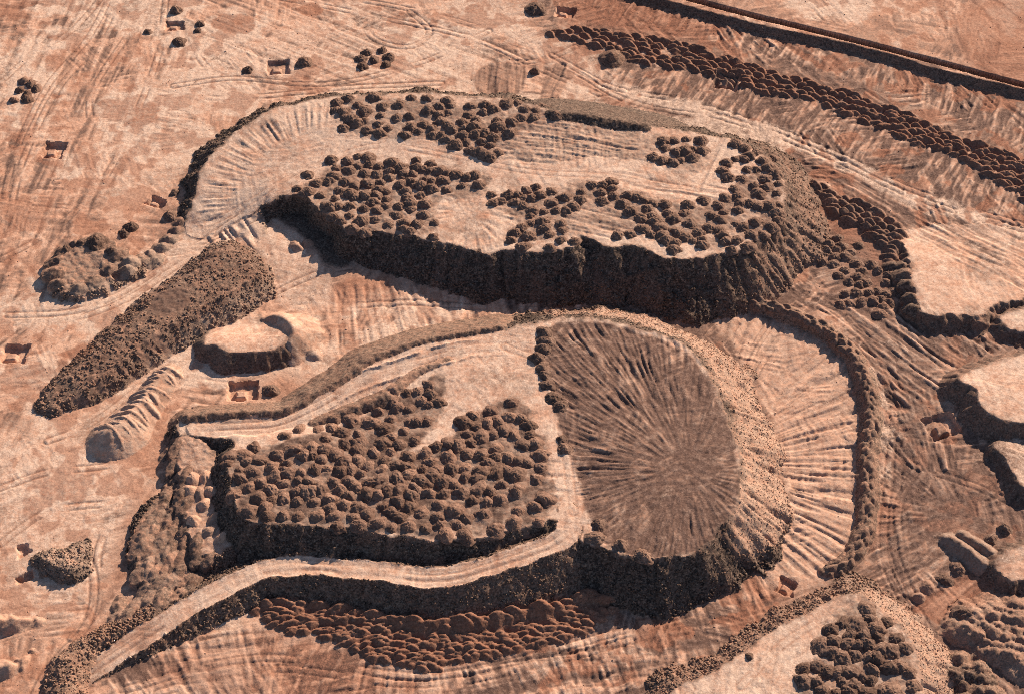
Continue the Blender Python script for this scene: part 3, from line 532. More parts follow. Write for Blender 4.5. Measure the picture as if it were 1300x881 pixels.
FUR += gk * (S1 * A1 * (.2 + .3 * right) + S2 * (.3 + .7 * A2) * (.15 + .22 * right)) + (L > 0) * flatland * (S1 * .11 + S2 * .08)
STK += gk * (S1 * A1 * .8 + S2 * .7 * A2) + (L > 0) * flatland * (S1 * .55 + S2 * .4)
# soil mottling: pale dust and browner patches with ragged shapes
bl = fb(X / 34, Y / 34, 501, 4); bl2 = fb(X / 13, Y / 13, 511, 4); bl3 = fb(X / 5, Y / 5, 521, 3)
M[..., 2] = np.maximum(M[..., 2], gk * (1 - .88 * right) * np.clip(.85 * sstep(-.03, .16, bl + .5 * bl2 + .25 * bl3), 0, 1))
M[..., 3] = np.maximum(M[..., 3], gk * np.clip((.42 + .5 * right) * sstep(.08, .17, -bl * .7 - bl2 * .8 + .7 * bl3) + .72 * right, 0, 1))
M[..., 1] = np.maximum(M[..., 1], gk * (.5 + .1 * right) * sstep(.08, .17, bl2 * .9 - .7 * bl3 + .3 * fb(X / 60, Y / 60, 531, 2)))
M[..., 3] = np.clip(M[..., 3] - STK * flatland * .8, 0, 1); M[..., 2] = np.clip(M[..., 2] + np.clip(STK, -.5, .6) * flatland * .6 * (1 - .3 * right), 0, 1)
ft = (L > 0) * flatland; M[..., 2] = np.where(ft, np.clip(M[..., 2] * (.75 + 1.5 * bl2 + 1.2 * bl3), 0, 1), M[..., 2]); M[..., 3] = np.where(ft, np.clip(M[..., 3] + .55 * sstep(.06, .22, -bl2 + .5 * bl3), 0, 1), M[..., 3])
tone(RING, (0, .05, .3, .28), 0, soft=6, warp=3, only=[0])
for q_ in ([(612, 84), (664, 84), (660, 118), (606, 116)], [(700, 84), (722, 86), (706, 128), (684, 128)], [(704, 124), (740, 130), (722, 138), (690, 132)]): tone(q_, (.05, .1, .1, .75), 0, soft=1.5, warp=1, only=[0])
M[..., 3] = np.clip(M[..., 3] - np.where(L == 0, STK, 0) * flatland * .5, 0, 1)
sl, m = poly_mask([(1030, 300), (1062, 392), (1122, 470), (1122, 600), (1112, 720), (1150, 770), (1190, 745), (1240, 700), (1300, 680), (1330, 560), (1200, 560), (1190, 470), (1330, 436), (1180, 410), (1140, 340), (1060, 290)], 0, 12, 6, 91)
M[sl][..., 3] = np.where(L[sl] == 0, np.maximum(M[sl][..., 3], m * np.clip(.82 + 1.0 * bl3[sl] + .6 * bl2[sl] - .5 * STK[sl], 0, 1)), M[sl][..., 3]); M[sl][..., 1] *= (1 - .6 * m)
# tyre tracks
def track(pl, gauge=2.8, depth=.24, tint=.75, z=0.0):
    pts = catmull(world_pts([(p[0], p[1], p[2] if len(p) > 2 else z) for p in pl], (0, 0, 0)), 8, False); sl = window(pts, 5)
    d_, _, arc_ = seg_field(pts, sl, False); g = np.exp(-((d_ - gauge / 2) / .42) ** 2) * sstep(.25, .5, vn(arc_ / 11, 0 * arc_, int(pl[0][0]) & 255)); g = g * (L[sl] == L[sl][tuple(q // 2 for q in L[sl].shape)]) if False else g
    g = g * (AMP[sl] < .12); FUR[sl] -= depth * g * (M[sl][..., 0] < .5); M[sl][..., 3] = np.maximum(M[sl][..., 3], tint * g); M[sl][..., 2] *= (1 - .6 * g)
for pl_ in ([(140, -5), (110, 50), (60, 110), (20, 190), (5, 250)], [(150, -5), (122, 55), (70, 118), (30, 200), (14, 260)], [(165, 40), (115, 120), (118, 180), (100, 220), (70, 232)], [(-5, 110), (40, 70), (90, 40), (130, -5)],
            [(340, -5), (470, 20), (600, 50), (690, 90), (760, 120)], [(420, -5), (520, 12), (620, 40), (720, 86), (800, 130), (900, 150)], [(455, 20), (475, 50), (520, 60), (545, 40), (520, 15)], [(610, 60), (640, 78), (690, 76), (730, 60)], [(240, 60), (300, 118), (380, 118), (440, 112), (560, 106)], [(170, 90), (200, 118), (290, 126), (330, 122)],
            [(10, 400), (90, 396), (150, 374), (210, 336), (270, 300), (330, 270)], [(20, 410), (96, 404), (160, 380), (222, 340), (280, 306), (330, 280)], [(60, 560), (120, 534), (200, 472), (270, 422), (350, 372), (400, 350)], [(100, 690), (118, 730), (110, 790), (60, 850), (40, 890)], [(150, 640), (124, 700), (122, 770), (90, 810)],
            [(860, 134), (972, 168), (1064, 205), (1166, 253), (1310, 296)], [(700, 70), (780, 112), (862, 128), (974, 161), (1066, 198), (1168, 246), (1310, 289)], [(1040, 390), (1100, 420), (1150, 460), (1200, 500)], [(1056, 384), (1120, 410), (1180, 450), (1210, 476)], [(1000, 780), (1060, 748), (1110, 745), (1160, 770), (1190, 830), (1200, 890)],
            [(160, 875), (330, 835), (520, 858), (640, 842), (790, 800), (900, 772)], [(200, 880), (340, 848), (520, 868), (650, 852), (800, 812)], [(430, 390), (520, 384), (640, 392), (740, 394)], [(1150, 770), (1122, 700), (1128, 600), (1134, 520), (1110, 460), (1060, 408), (1010, 372)], [(1160, 760), (1134, 690), (1140, 600), (1146, 530), (1124, 460), (1076, 404)], [(1290, 640), (1220, 610), (1160, 590), (1134, 560)], [(1250, 560), (1180, 580), (1140, 640), (1150, 740)], [(620, 40), (560, 70), (480, 96), (400, 108), (300, 100), (220, 110)], [(0, 330), (70, 290), (130, 230), (170, 150), (200, 70), (210, -5)], [(0, 620), (60, 600), (140, 590), (190, 560)], [(0, 690), (60, 650), (140, 640)]): track(pl_)
RD = [(112, 853, 0.4), (170, 815, 2), (240, 771, 4), (306, 735, 5.4), (345, 721, 6), (400, 719, 6.8), (435, 722, 7.5), (490, 726, 8.6), (532, 733, 9.3), (576, 731, 10), (630, 715, 11), (690, 695, 12), (720, 678, 12.7)]
track(RD, 2.6, .16, .5); track([(u, v - 3, z) for u, v, z in RD], 3.4, .1, .4); track([(260, 542, 5.2), (290, 541, 5.8), (350, 536, 7), (400, 515, 8.5), (450, 488, 10), (520, 463, 11.6), (590, 444, 12.8)], 3.0, .16, .45)
track([(1186, 778), (1252, 722)], 3.5, .2, .5); track([(1196, 786), (1262, 730)], 3.5, .2, .5)
for pl_, z_ in (([(250, 262), (310, 240), (400, 200), (480, 178), (580, 196), (680, 218), (780, 226), (860, 240), (930, 246)], 13), ([(640, 440), (700, 470), (712, 540), (722, 600), (728, 650)], 13), ([(620, 450), (560, 520), (530, 560)], 13), ([(1080, 768), (1000, 812), (940, 870)], 6.5)): track(pl_, 2.8, .1, .3, z_)

# ---- relief: furrows (not on the roads or steep rubble), then fine relief
rough = AMP
H += FUR * np.where(M[..., 0] > .7, .3, 1.4)
RR = _hash(np.arange(NX, dtype=np.int32)[None, :] + np.zeros((NY, 1), np.int32), np.arange(NY, dtype=np.int32)[:, None] + np.zeros((1, NX), np.int32), 5) - .5
H += rough * (4.4 * fb(X / 1.7, Y / 1.7, 61, 3) + 0.9 * RR) + np.clip(rough * 2, 0, .3) * fb(X / 5, Y / 5, 63, 2)
print('terrain', NX, NY, 'labels', len(PART))

# ------------------------------------------------------------------ materials
def ramp(nt, fac, stops):
    r = nt.nodes.new('ShaderNodeValToRGB'); e = r.color_ramp.elements
    while len(e) < len(stops): e.new(0.5)
    for q, (p, c) in zip(e, stops): q.position = p; q.color = (*c, 1)
    nt.links.new(fac, r.inputs['Fac']); return r.outputs['Color']
def tex(nt, kind, vec, scale, **kw):
    n = nt.nodes.new(kind); n.inputs['Scale'].default_value = scale
    for k, v in kw.items(): n.inputs[k].default_value = v
    nt.links.new(vec, n.inputs['Vector']); return n
def mix(nt, fac, a, b, mode='MIX'):
    n = nt.nodes.new('ShaderNodeMix'); n.data_type = 'RGBA'; n.blend_type = mode
    if isinstance(fac, float): n.inputs[0].default_value = fac
    else: nt.links.new(fac, n.inputs[0])
    nt.links.new(a, n.inputs[6]); nt.links.new(b, n.inputs[7]); return n.outputs[2]
TAN = [(.3, (.35, .172, .112)), (.5, (.52, .298, .205)), (.68, (.65, .425, .312))]
PALE = [(.3, (.46, .315, .238)), (.5, (.575, .412, .318)), (.72, (.68, .52, .42))]
RUB = [(.2, (.034, .024, .020)), (.48, (.085, .060, .048)), (.72, (.17, .118, .09)), (.92, (.36, .265, .20))]
REDS = [(.3, (.15, .056, .032)), (.52, (.27, .112, .066)), (.72, (.41, .205, .135))]
BROWN = [(.3, (.072, .042, .032)), (.5, (.15, .09, .07)), (.7, (.29, .19, .148))]
def earth(name, masked=True, fixed=(0, 0, 0, 0), gain=1.0):
    m = bpy.data.materials.new(name); m.use_nodes = True; nt = m.node_tree; nd = nt.nodes; lk = nt.links
    bs = nd['Principled BSDF']; bs.inputs['Roughness'].default_value = .95; bs.inputs['Specular IOR Level'].default_value = .12
    pos = nd.new('ShaderNodeNewGeometry').outputs['Position']
    big = tex(nt, 'ShaderNodeTexNoise', pos, .055, Detail=8.0, Roughness=.62, Distortion=.6)
    mid = tex(nt, 'ShaderNodeTexNoise', pos, .42, Detail=6.0, Roughness=.65)
    fine = tex(nt, 'ShaderNodeTexNoise', pos, 1.7, Detail=3.0, Roughness=.7)
    def mth(op, a, b):
        n = nd.new('ShaderNodeMath'); n.operation = op
        for i, q in enumerate((a, b)):
            if isinstance(q, (int, float)): n.inputs[i].default_value = q
            else: lk.new(q, n.inputs[i])
        return n.outputs[0]
    bm = mth('ADD', mth('MULTIPLY', big.outputs['Fac'], .55), mth('MULTIPLY', mid.outputs['Fac'], .45))
    fm = mth('ADD', mth('MULTIPLY', mid.outputs['Fac'], .5), mth('MULTIPLY', fine.outputs['Fac'], .5))
    vor = tex(nt, 'ShaderNodeTexVoronoi', pos, 1.9)
    stones = nd.new('ShaderNodeSeparateColor'); lk.new(vor.outputs['Color'], stones.inputs[0])
    rb = mth('ADD', mth('MULTIPLY', stones.outputs[0], .55), mth('MULTIPLY', mid.outputs['Fac'], .42))
    tan = ramp(nt, bm, TAN); pale = ramp(nt, fm, PALE); rub = ramp(nt, rb, RUB); red = ramp(nt, fm, REDS); brown = ramp(nt, fm, BROWN)
    if masked:
        at = nd.new('ShaderNodeAttribute'); at.attribute_name = 'soil'
        sp = nd.new('ShaderNodeSeparateColor'); lk.new(at.outputs['Color'], sp.inputs[0])
        ch = [sp.outputs[0], sp.outputs[1], sp.outputs[2], at.outputs['Alpha']]
        wob = mth('MULTIPLY', mth('SUBTRACT', fm, .5), 3.6)
        ch = [mth('ADD', c, mth('MULTIPLY', wob, mth('MULTIPLY', mth('MULTIPLY', c, 3.2), mth('MAXIMUM', mth('SUBTRACT', 1.02, c), 0.0)))) for c in ch]
        cl = []
        for c in ch:
            n = nd.new('ShaderNodeClamp'); lk.new(c, n.inputs[0]); cl.append(n.outputs[0])
        ch = cl
        c = mix(nt, ch[3], tan, brown); c = mix(nt, ch[2], c, pale); c = mix(nt, ch[1], c, red); c = mix(nt, ch[0], c, rub)
    else:
        c = tan
        for f, q in ((fixed[3], brown), (fixed[2], pale), (fixed[1], red), (fixed[0], rub)):
            if f: c = mix(nt, float(f), c, q)
    grit = tex(nt, 'ShaderNodeTexNoise', pos, 1.1, Detail=4.0, Roughness=.8)
    gr = ramp(nt, grit.outputs['Fac'], [(.28, (.64, .62, .61)), (.5, (.99, .98, .97)), (.72, (1.26, 1.26, 1.26))])
    c = mix(nt, 1.0, c, gr, 'MULTIPLY')
    if not masked:
        oi = nd.new('ShaderNodeObjectInfo'); tv = ramp(nt, oi.outputs['Random'], [(0, (.75, .74, .73)), (.5, (1, 1, 1)), (1, (1.35, 1.32, 1.27))]); c = mix(nt, 1.0, c, tv, 'MULTIPLY')
    lk.new(c, bs.inputs['Base Color'])
    b1 = nd.new('ShaderNodeBump'); b1.inputs['Strength'].default_value = .55 if masked else .4; b1.inputs['Distance'].default_value = .22
    lk.new(fine.outputs['Fac'], b1.inputs['Height'])
    b2 = nd.new('ShaderNodeBump'); b2.inputs['Strength'].default_value = .3 if masked else .06; b2.inputs['Distance'].default_value = .5
    lk.new(mid.outputs['Fac'], b2.inputs['Height']); lk.new(b1.outputs[0], b2.inputs['Normal']); lk.new(b2.outputs[0], bs.inputs['Normal'])
    return m
MAT = earth('worked_earth')
MAT_MOUND = earth('mound_rubble', False, (.42, 0, 0, .85))
MAT_PALE = earth('mound_sand', False, (.1, .1, .25, .45))
MAT_BROWN = earth('mound_brown', False, (.32, .06, 0, .78))
MAT_ROCK = earth('loose_rock', False, (.7, 0, .3, 0))

# ------------------------------------------------------------------ objects from the terrain cells
def tag(o, label=None, cat=None, group=None, kind=None):
    if label: o['label'] = label
    if cat: o['category'] = cat
    if group: o['group'] = group
    if kind: o['kind'] = kind
    return o
def mesh_obj(name, verts, faces, mat, parent=None, soil=None, smooth=False):
    me = bpy.data.meshes.new(name); nv, nf = len(verts), len(faces); k = faces.shape[1]
    me.vertices.add(nv); me.vertices.foreach_set('co', np.ascontiguousarray(verts, np.float32).ravel())
    me.loops.add(nf * k); me.loops.foreach_set('vertex_index', np.ascontiguousarray(faces, np.int32).ravel())
    me.polygons.add(nf); me.polygons.foreach_set('loop_start', np.arange(0, nf * k, k, dtype=np.int32)); me.polygons.foreach_set('loop_total', np.full(nf, k, np.int32))
    if smooth: me.polygons.foreach_set('use_smooth', np.ones(nf, bool))
    me.update(calc_edges=True)
    if soil is not None:
        a = me.attributes.new('soil', 'FLOAT_COLOR', 'POINT'); a.data.foreach_set('color', np.ascontiguousarray(soil, np.float32).ravel())
    me.materials.append(mat)
    o = bpy.data.objects.new(name, me); col.objects.link(o)
    if parent is not None:
        o.parent = parent; o.matrix_parent_inverse = Matrix.Translation(-Vector(parent.location))
    return o
def empty(name, loc):
    o = bpy.data.objects.new(name, None); col.objects.link(o); o.location = loc; o.empty_display_size = 2; return o

THINGS = {   # owner -> (object name, label, category)
 'upper_spoil_dump': ('spoil_dump', 'large flat-topped spoil heap in the upper centre with a tall dark front face', 'spoil heap'),
 'lower_spoil_dump': ('spoil_dump', 'largest spoil heap, lower centre, with front road and ploughed fan on top', 'spoil heap'),
 'corner_spoil_dump': ('spoil_dump', 'pale-topped spoil heap cut by the bottom edge at lower right', 'spoil heap'),
 'pale_terrace': ('earth_terrace', 'low pale terrace with dark left scarp at the right edge beside the small round mounds', 'terrace'),
 'pale_knoll': ('earth_knoll', 'small pale knoll just below the pale terrace at the right edge', 'knoll'),
 'flat_topped_mound': ('spoil_heap', 'smooth flat-topped pale mound with dark left flank at the right edge', 'spoil heap'),
 'ribbed_bench': ('earth_bench', 'low bench with dark scarp below the flat-topped mound at right edge', 'bench'),
 'stepped_bench': ('earth_bench', 'pale bench with dark front above the reddish flat at lower right', 'bench'),
 'long_spoil_windrow': ('spoil_windrow', 'longer pale windrow slanting down to the bench above the reddish flat', 'windrow'),
 'narrow_spoil_windrow': ('spoil_windrow', 'narrower pale windrow just above the longer slanting one at lower right', 'windrow'),
 'lower_side_bench': ('earth_bench', 'narrow bench with sandy mounds against the left flank of the largest spoil heap', 'bench'),
 'foot_bench': ('earth_bench', 'lowest rough bench of lumpy spoil at the left foot of the largest heap', 'bench'),
 'gravel_ridge': ('gravel_ridge', 'long dark gravel ridge running diagonally at the left', 'ridge'),
 'horseshoe_sand_heap': ('sand_heap', 'horseshoe-shaped sand heap with pale hollow and dark fluted front', 'sand heap'),
 'ribbed_sand_ridge': ('sand_ridge', 'short pale ribbed sand ridge below the long gravel ridge', 'ridge'),
 'terraced_digging': ('digging', 'rough terraced digging with dark left edge beside the pale track at left', 'digging'),
 'dark_rubble_heap': ('rubble_heap', 'small dark rubble heap with pointed tail beside two small pits, lower left', 'rubble heap'),
 'ribbed_bank': ('earth_bank', 'upper of two ribbed banks at the left edge near the bottom', 'bank'),
 'fluted_bank': ('earth_bank', 'lower of two ribbed banks at the left edge near the bottom corner', 'bank'),
 'verge_rubble_bank': ('rubble_bank', 'dark rubble bank at the lower end of the haul road', 'rubble bank'),
 'roadside_rubble_bank': ('rubble_bank', 'strip of rough rubble along the upper side of the haul road', 'rubble bank'),
 'far_heap_band': ('heap_band', 'long dark reddish band of overlapping tipped heaps crossing the upper right', 'windrow'),
 'red_heap_band': ('heap_band', 'scalloped band of red overlapping heaps below the haul road', 'windrow'),
 'curved_windrow': ('heap_band', 'curved dark windrow of heaps ringing the striped ground right of the ploughed fan', 'windrow'),
 'crossing_windrow': ('heap_band', 'short dark windrow of heaps between the upper heap and the pale terrace', 'windrow'),
 'pale_rubble_field': ('heap_field', 'pale lumpy rubble heaps in the lower right corner', 'rubble heap'),
 'dark_rubble_field': ('heap_field', 'dark rubble heaps at the bottom edge right of the corner heap', 'rubble heap'),
 'foot_heap_field': ('heap_field', 'lumpy sandy heaps at the lower left foot of the largest spoil heap', 'rubble heap'),
 'pit_top_left': ('square_pit', 'square pit with earth block near the top edge, ringed by dark mounds', 'pit'),
 'pit_north': ('square_pit', 'square pit with earth block between two dark mounds at upper left', 'pit'),
 'pit_west': ('square_pit', 'lone square pit with earth block and tyre marks near the left edge', 'pit'),
 'pit_slot': ('square_pit', 'slot-shaped slanting pit left of the upper heap ramp', 'pit'),
 'pit_edge': ('square_pit', 'square pit with earth block at the left edge of the picture', 'pit'),
 'pit_centre': ('square_pit', 'large square pit with earth block below the horseshoe sand heap', 'pit'),
 'pit_far': ('square_pit', 'square pit with earth block at the very top beside a dark mound', 'pit'),
 'pit_far_right': ('square_pit', 'square pit with pale earth block dug into the dark reddish heap band', 'pit'),
 'pit_right': ('square_pit', 'square pit at the foot of the flat-topped pale mound', 'pit'),
 'pit_lower': ('square_pit', 'reddish pit at the lower right foot of the largest spoil heap', 'pit'),
 'pit_small_grey': ('square_pit', 'small tilted square pit left of the small dark rubble heap', 'pit'),
 'pit_trench': ('square_pit', 'narrow dark trench below the small tilted pit, lower left', 'pit'),
 'pit_corner': ('square_pit', 'small notch pit at the corner of the rough terraced digging', 'pit'),
}
SURF = {'haul_ramp': 'haul_ramp', 'haul_road': 'haul_road'}

FL = L[:-1, :-1]                                  # face label from its lower-left vertex
jj, ii = np.mgrid[0:NY - 1, 0:NX - 1]
# leave out far corners the camera and its neighbours never look at
half = 178 + (ys[:-1][:, None] + 182) * 0.212 + 18
FL = np.where(np.abs(xs[:-1][None, :] + 0 * FL) > half, -1, FL)
flat = FL.ravel(); order = np.argsort(flat, kind='stable'); sf = flat[order]
# small left-over patches of a part go back to the ground
labs, start, cnt = np.unique(sf, return_index=True, return_counts=True)
V = np.stack([X, Y, H], -1).reshape(-1, 3); SO = np.clip(M, 0, 1).reshape(-1, 4)
groups = {}
for lab, s, n in zip(labs, start, cnt):
    if lab < 0: continue
    ids = order[s:s + n]
    pt = PART[int(lab)]
    if pt is None: key = ('ground',)
    elif pt[1] is None: key = ('surf', pt[0])
    elif pt[0] in ('top', 'slope', 'crest', 'excavation', 'earth_block', 'horn', 'ledge'): key = ('part', pt[1], pt[0])
    else: key = ('part', pt[1], pt[0], int(lab)) if n >= 16 else ('ground',)
    groups.setdefault(key, []).append(ids)
def cells_to_mesh(name, ids, parent):
    j, i = ids // (NX - 1), ids % (NX - 1); a = j * NX + i
    q = np.stack([a, a + 1, a + 1 + NX, a + NX], 1)
    u, inv = np.unique(q.ravel(), return_inverse=True)
    return mesh_obj(name, V[u], inv.reshape(-1, 4).astype(np.int32), MAT, parent, SO[u])
def components(ids):
    left = set(ids.tolist()); out = []
    while left:
        st = [left.pop()]; comp = [st[0]]
        while st:
            c = st.pop()
            for nb in (c - 1, c + 1, c - NX + 1, c + NX - 1):
                if nb in left: left.discard(nb); st.append(nb); comp.append(nb)
        out.append(np.array(comp))
    return sorted(out, key=len, reverse=True)
extra = {}
for key in [k for k in groups if k[0] == 'part' and len(k) == 3 and sum(len(q) for q in groups[k]) < 30000]:
    cs_ = components(np.concatenate(groups[key]))
    groups[key] = [cs_[0]]
    for n_, c_ in enumerate(cs_[1:]):
        if len(c_) >= 30: extra[key + (-1 - n_,)] = [c_]
        else: groups[('ground',)].append(c_)
groups.update(extra)
ROOT = {}; GOBJ = {}
PARTNAME = {'top': 'top_surface', 'slope': 'side_slope', 'crest': 'crest', 'heap': 'heap', 'berm': 'rim_berm', 'excavation': 'excavation', 'earth_block': 'earth_block', 'horn': 'horn', 'ledge': 'ledge'}
for key, idl in groups.items():
    ids = np.concatenate(idl)
    if key[0] == 'ground':
        o = cells_to_mesh('ground', ids, None); tag(o, 'bare tan worked ground between the spoil heaps', kind='structure')
    elif key[0] == 'surf':
        o = cells_to_mesh(SURF[key[1]], ids, None)
        tag(o, 'pale haul road climbing round the front of the largest spoil heap' if key[1] == 'haul_road' else 'pale haul ramp along the back of the largest spoil heap', kind='structure')
    else:
        own = key[1]
        if own not in ROOT:
            nm, lb, ct = THINGS[own]; j, i = ids[0] // (NX - 1), ids[0] % (NX - 1)
            ROOT[own] = tag(empty(nm, (float(X[j, i]), float(Y[j, i]), 0.0)), lb, ct)
        o = cells_to_mesh(PARTNAME[key[2]], ids, ROOT[own])
    GOBJ[key] = o
print('terrain objects', len(GOBJ))

# ground beyond the worked sheet, out to the horizon
cs = 7.0; gx = np.arange(-980, 981, cs, dtype=np.float32); gy = np.arange(-700, 1401, cs, dtype=np.float32)
GX, GY = np.meshgrid(gx, gy); GH = base_h(GX, GY)[0] - .35 + 2.0 * fb(GX / 120, GY / 120, 3, 3) * sstep(260, 420, np.maximum(np.abs(GX), np.abs(GY - 30)))
hw = 178 + (GY + 182) * 0.212 + 18
inn = (np.abs(GX) < np.minimum(hw, 268) - 8) & (GY > -176) & (GY < 236)
keep = ~(inn[:-1, :-1] & inn[1:, 1:] & inn[:-1, 1:] & inn[1:, :-1])
j, i = np.nonzero(keep); nx = len(gx); a = j * nx + i; q = np.stack([a, a + 1, a + 1 + nx, a + nx], 1)
u, inv = np.unique(q.ravel(), return_inverse=True); VV = np.stack([GX, GY, GH], -1).reshape(-1, 3)[u]
so = np.zeros((len(u), 4), np.float32); so[:, 3] = .25
o = mesh_obj('terrain', VV, inv.reshape(-1, 4).astype(np.int32), MAT, None, so); tag(o, 'bare plain around the workings', kind='structure')
R0, R1 = 980.0, 9000.0
pv = np.array([(-R1, -R1, -1.5), (R1, -R1, -1.5), (R1, R1, -1.5), (-R1, R1, -1.5), (-R0, -700, -1.5), (R0 - 5, -700, -1.5), (R0 - 5, 1396, -1.5), (-R0, 1396, -1.5)], np.float32)
pf = np.array([(0, 1, 5, 4), (1, 2, 6, 5), (2, 3, 7, 6), (3, 0, 4, 7)], np.int32)
o = mesh_obj('plain', pv, pf, MAT, None, np.zeros((8, 4), np.float32) + np.array([0, 0, 0, .25], np.float32), False); tag(o, 'open plain reaching the horizon', kind='structure')

# ------------------------------------------------------------------ loose rock on the slopes
def height(x, y):
    fx = (x - X0) / STEP; fy = (y - Y0) / STEP; i = np.clip(fx.astype(int), 0, NX - 2); j = np.clip(fy.astype(int), 0, NY - 2); tx = fx - i; ty = fy - j
    return (H[j, i] * (1 - tx) + H[j, i + 1] * tx) * (1 - ty) + (H[j + 1, i] * (1 - tx) + H[j + 1, i + 1] * tx) * ty
rng = np.random.default_rng(12)
RV = np.array([(1, 0, 0), (-1, 0, 0), (0, 1, 0), (0, -1, 0), (0, 0, 1), (0, 0, -.7)], np.float32)
RF = np.array([(0, 2, 4), (2, 1, 4), (1, 3, 4), (3, 0, 4), (2, 0, 5), (1, 2, 5), (3, 1, 5), (0, 3, 5)], np.int32)
def rocks(name, x, y, size, parent, mat):
    n = len(x); z = height(x, y)
    v = RV[None] * (size[:, None, None] * rng.uniform(.6, 1.25, (n, 6, 1))) * np.array([1, 1, .75]) + rng.normal(0, .12, (n, 6, 3)) * size[:, None, None]
    a = rng.uniform(0, 6.28, n); ca, sa = np.cos(a)[:, None], np.sin(a)[:, None]
    vx = v[..., 0] * ca - v[..., 1] * sa; vy = v[..., 0] * sa + v[..., 1] * ca
    vv = np.stack([vx + x[:, None], vy + y[:, None], v[..., 2] + z[:, None] + size[:, None] * .15], -1).reshape(-1, 3)
    f = (RF[None] + (np.arange(n) * 6)[:, None, None]).reshape(-1, 3)
    jn = np.clip(((y - Y0) / STEP).round().astype(int), 0, NY - 1); im = np.clip(((x - X0) / STEP).round().astype(int), 0, NX - 1)
    so = np.clip(M[jn, im] * rng.uniform(.82, 1.1, (n, 1)) + np.array([.06, 0, .0, 0]), 0, 1)
    return tag(mesh_obj(name, vv, f, MAT, parent, np.repeat(so, 6, 0), False), kind='stuff')
def scatter(own, part, n, smin=.16, smax=.7, lo=.36, hi=2.0):
    key = ('part', own, part)
    if key not in groups: return
    ids = np.concatenate(groups[key]); mm_ = M[ids // (NX - 1), ids % (NX - 1), 0]; ids = ids[(mm_ > lo) & (mm_ <= hi)]
    if len(ids) < 50: return
    ids = ids[rng.integers(0, len(ids), n)]
    j, i = ids // (NX - 1), ids % (NX - 1)
    x = xs[i] + rng.uniform(0, STEP, n).astype(np.float32); y = ys[j] + rng.uniform(0, STEP, n).astype(np.float32)
    s = (smin + (smax - smin) * rng.random(n) ** 3.5).astype(np.float32); s = s * (1.35 - .6 * np.clip(H[j, i] / 12, 0, 1)).astype(np.float32)
    rocks('loose_rock', x, y, s, ROOT[own], MAT_ROCK)
for own, part, n in (('upper_spoil_dump', 'slope', 9000), ('lower_spoil_dump', 'slope', 9000), ('corner_spoil_dump', 'slope', 3000), ('gravel_ridge', 'slope', 3500), ('gravel_ridge', 'top', 1200), ('dark_rubble_heap', 'slope', 500), ('dark_rubble_heap', 'top', 250), ('lower_side_bench', 'slope', 1500), ('foot_bench', 'slope', 900), ('verge_rubble_bank', 'crest', 900), ('roadside_rubble_bank', 'crest', 700), ('terraced_digging', 'slope', 400)):
    scatter(own, part, n)

scatter('lower_spoil_dump', 'slope', 9000, .1, .42, .1, .36); scatter('corner_spoil_dump', 'slope', 4000, .1, .4, .1, .36)
gi = np.concatenate(groups[('ground',)]); w_ = np.clip(fb(X / 18, Y / 18, 601, 3) + .5, 0, 1)[:-1, :-1].ravel()[gi] ** 4; w_ /= w_.sum(); gi = gi[rng.choice(len(gi), 3000, p=w_)]
j, i = gi // (NX - 1), gi % (NX - 1)
o = rocks('scattered_stones', xs[i] + rng.uniform(0, STEP, len(gi)).astype(np.float32), ys[j] + rng.uniform(0, STEP, len(gi)).astype(np.float32), (.1 + .3 * rng.random(len(gi)) ** 4).astype(np.float32), None, MAT)
tag(o, 'loose stones and clods strewn over the bare ground', None)

# ------------------------------------------------------------------ tipped mounds
def mound_mesh(seed, wild=.22):
    r = np.random.default_rng(seed); nr, ns = 18, 48
    ph = r.uniform(0, 6.28, 4); am = r.uniform(.02, .08, 4); off = r.normal(0, .12, 2)
    T = np.repeat(np.arange(1, nr + 1) / nr, ns); K = np.repeat(np.arange(1, nr + 1), ns); S = np.tile(np.arange(ns), nr)
    an = 2 * np.pi * (S + .5 * (K % 2)) / ns; rad = 1 + sum(am[q] * np.sin((q + 2) * an + ph[q]) for q in range(4))
    x = rad * T * np.cos(an) + off[0] * (1 - T); y = rad * T * np.sin(an) + off[1] * (1 - T)
    z = np.maximum(1 - T ** 1.9, 0) ** 1.5
    env = np.clip((1 - T) * 4, 0, 1) * (.35 + .65 * np.sqrt(T))
    z = z + env * wild * (1.5 * fb(x * 2.3 + seed, y * 2.3, seed, 2) + 1.6 * fb(x * 6.5, y * 6.5 + seed, seed + 5, 2)) + env * r.normal(0, .1 * wild, len(z)) - np.where(K == nr, .1, 0)
    vs_ = np.concatenate([[[off[0], off[1], 1.0]], np.stack([x, y, z], 1)])
    f = []
    for s in range(ns): f.append((0, 1 + s, 1 + (s + 1) % ns))
    for k in range(1, nr):
        a0 = 1 + (k - 1) * ns; b0 = 1 + k * ns
        for s in range(ns):
            s2 = (s + 1) % ns
            if k % 2: f += [(a0 + s, b0 + s, b0 + s2), (a0 + s, b0 + s2, a0 + s2)] if False else [(a0 + s, b0 + s, a0 + s2), (a0 + s2, b0 + s, b0 + s2)]
            else: f += [(a0 + s, b0 + s, b0 + s2), (a0 + s, b0 + s2, a0 + s2)]
    return np.array(vs_, np.float32), np.array(f, np.int32)
def variants(mat, n, seed, wild):
    out = []
    for k in range(n):
        v, f = mound_mesh(seed + k, wild); o = mesh_obj('mound_shape', v, f, mat, None, None, False); me = o.data; bpy.data.objects.remove(o); out.append(me)
    return out
VAR = {'dark': variants(MAT_MOUND, 14, 100, .26), 'brown': variants(MAT_BROWN, 8, 200, .22), 'pale': variants(MAT_PALE, 8, 300, .1)}
Z5 = 1292.0 / 220
def fr(u0, v0, pts, s=Z5): return [(u0 + a / s, v0 + b / s) for a, b in pts]
S3 = 1292.0 / 440
F = {}
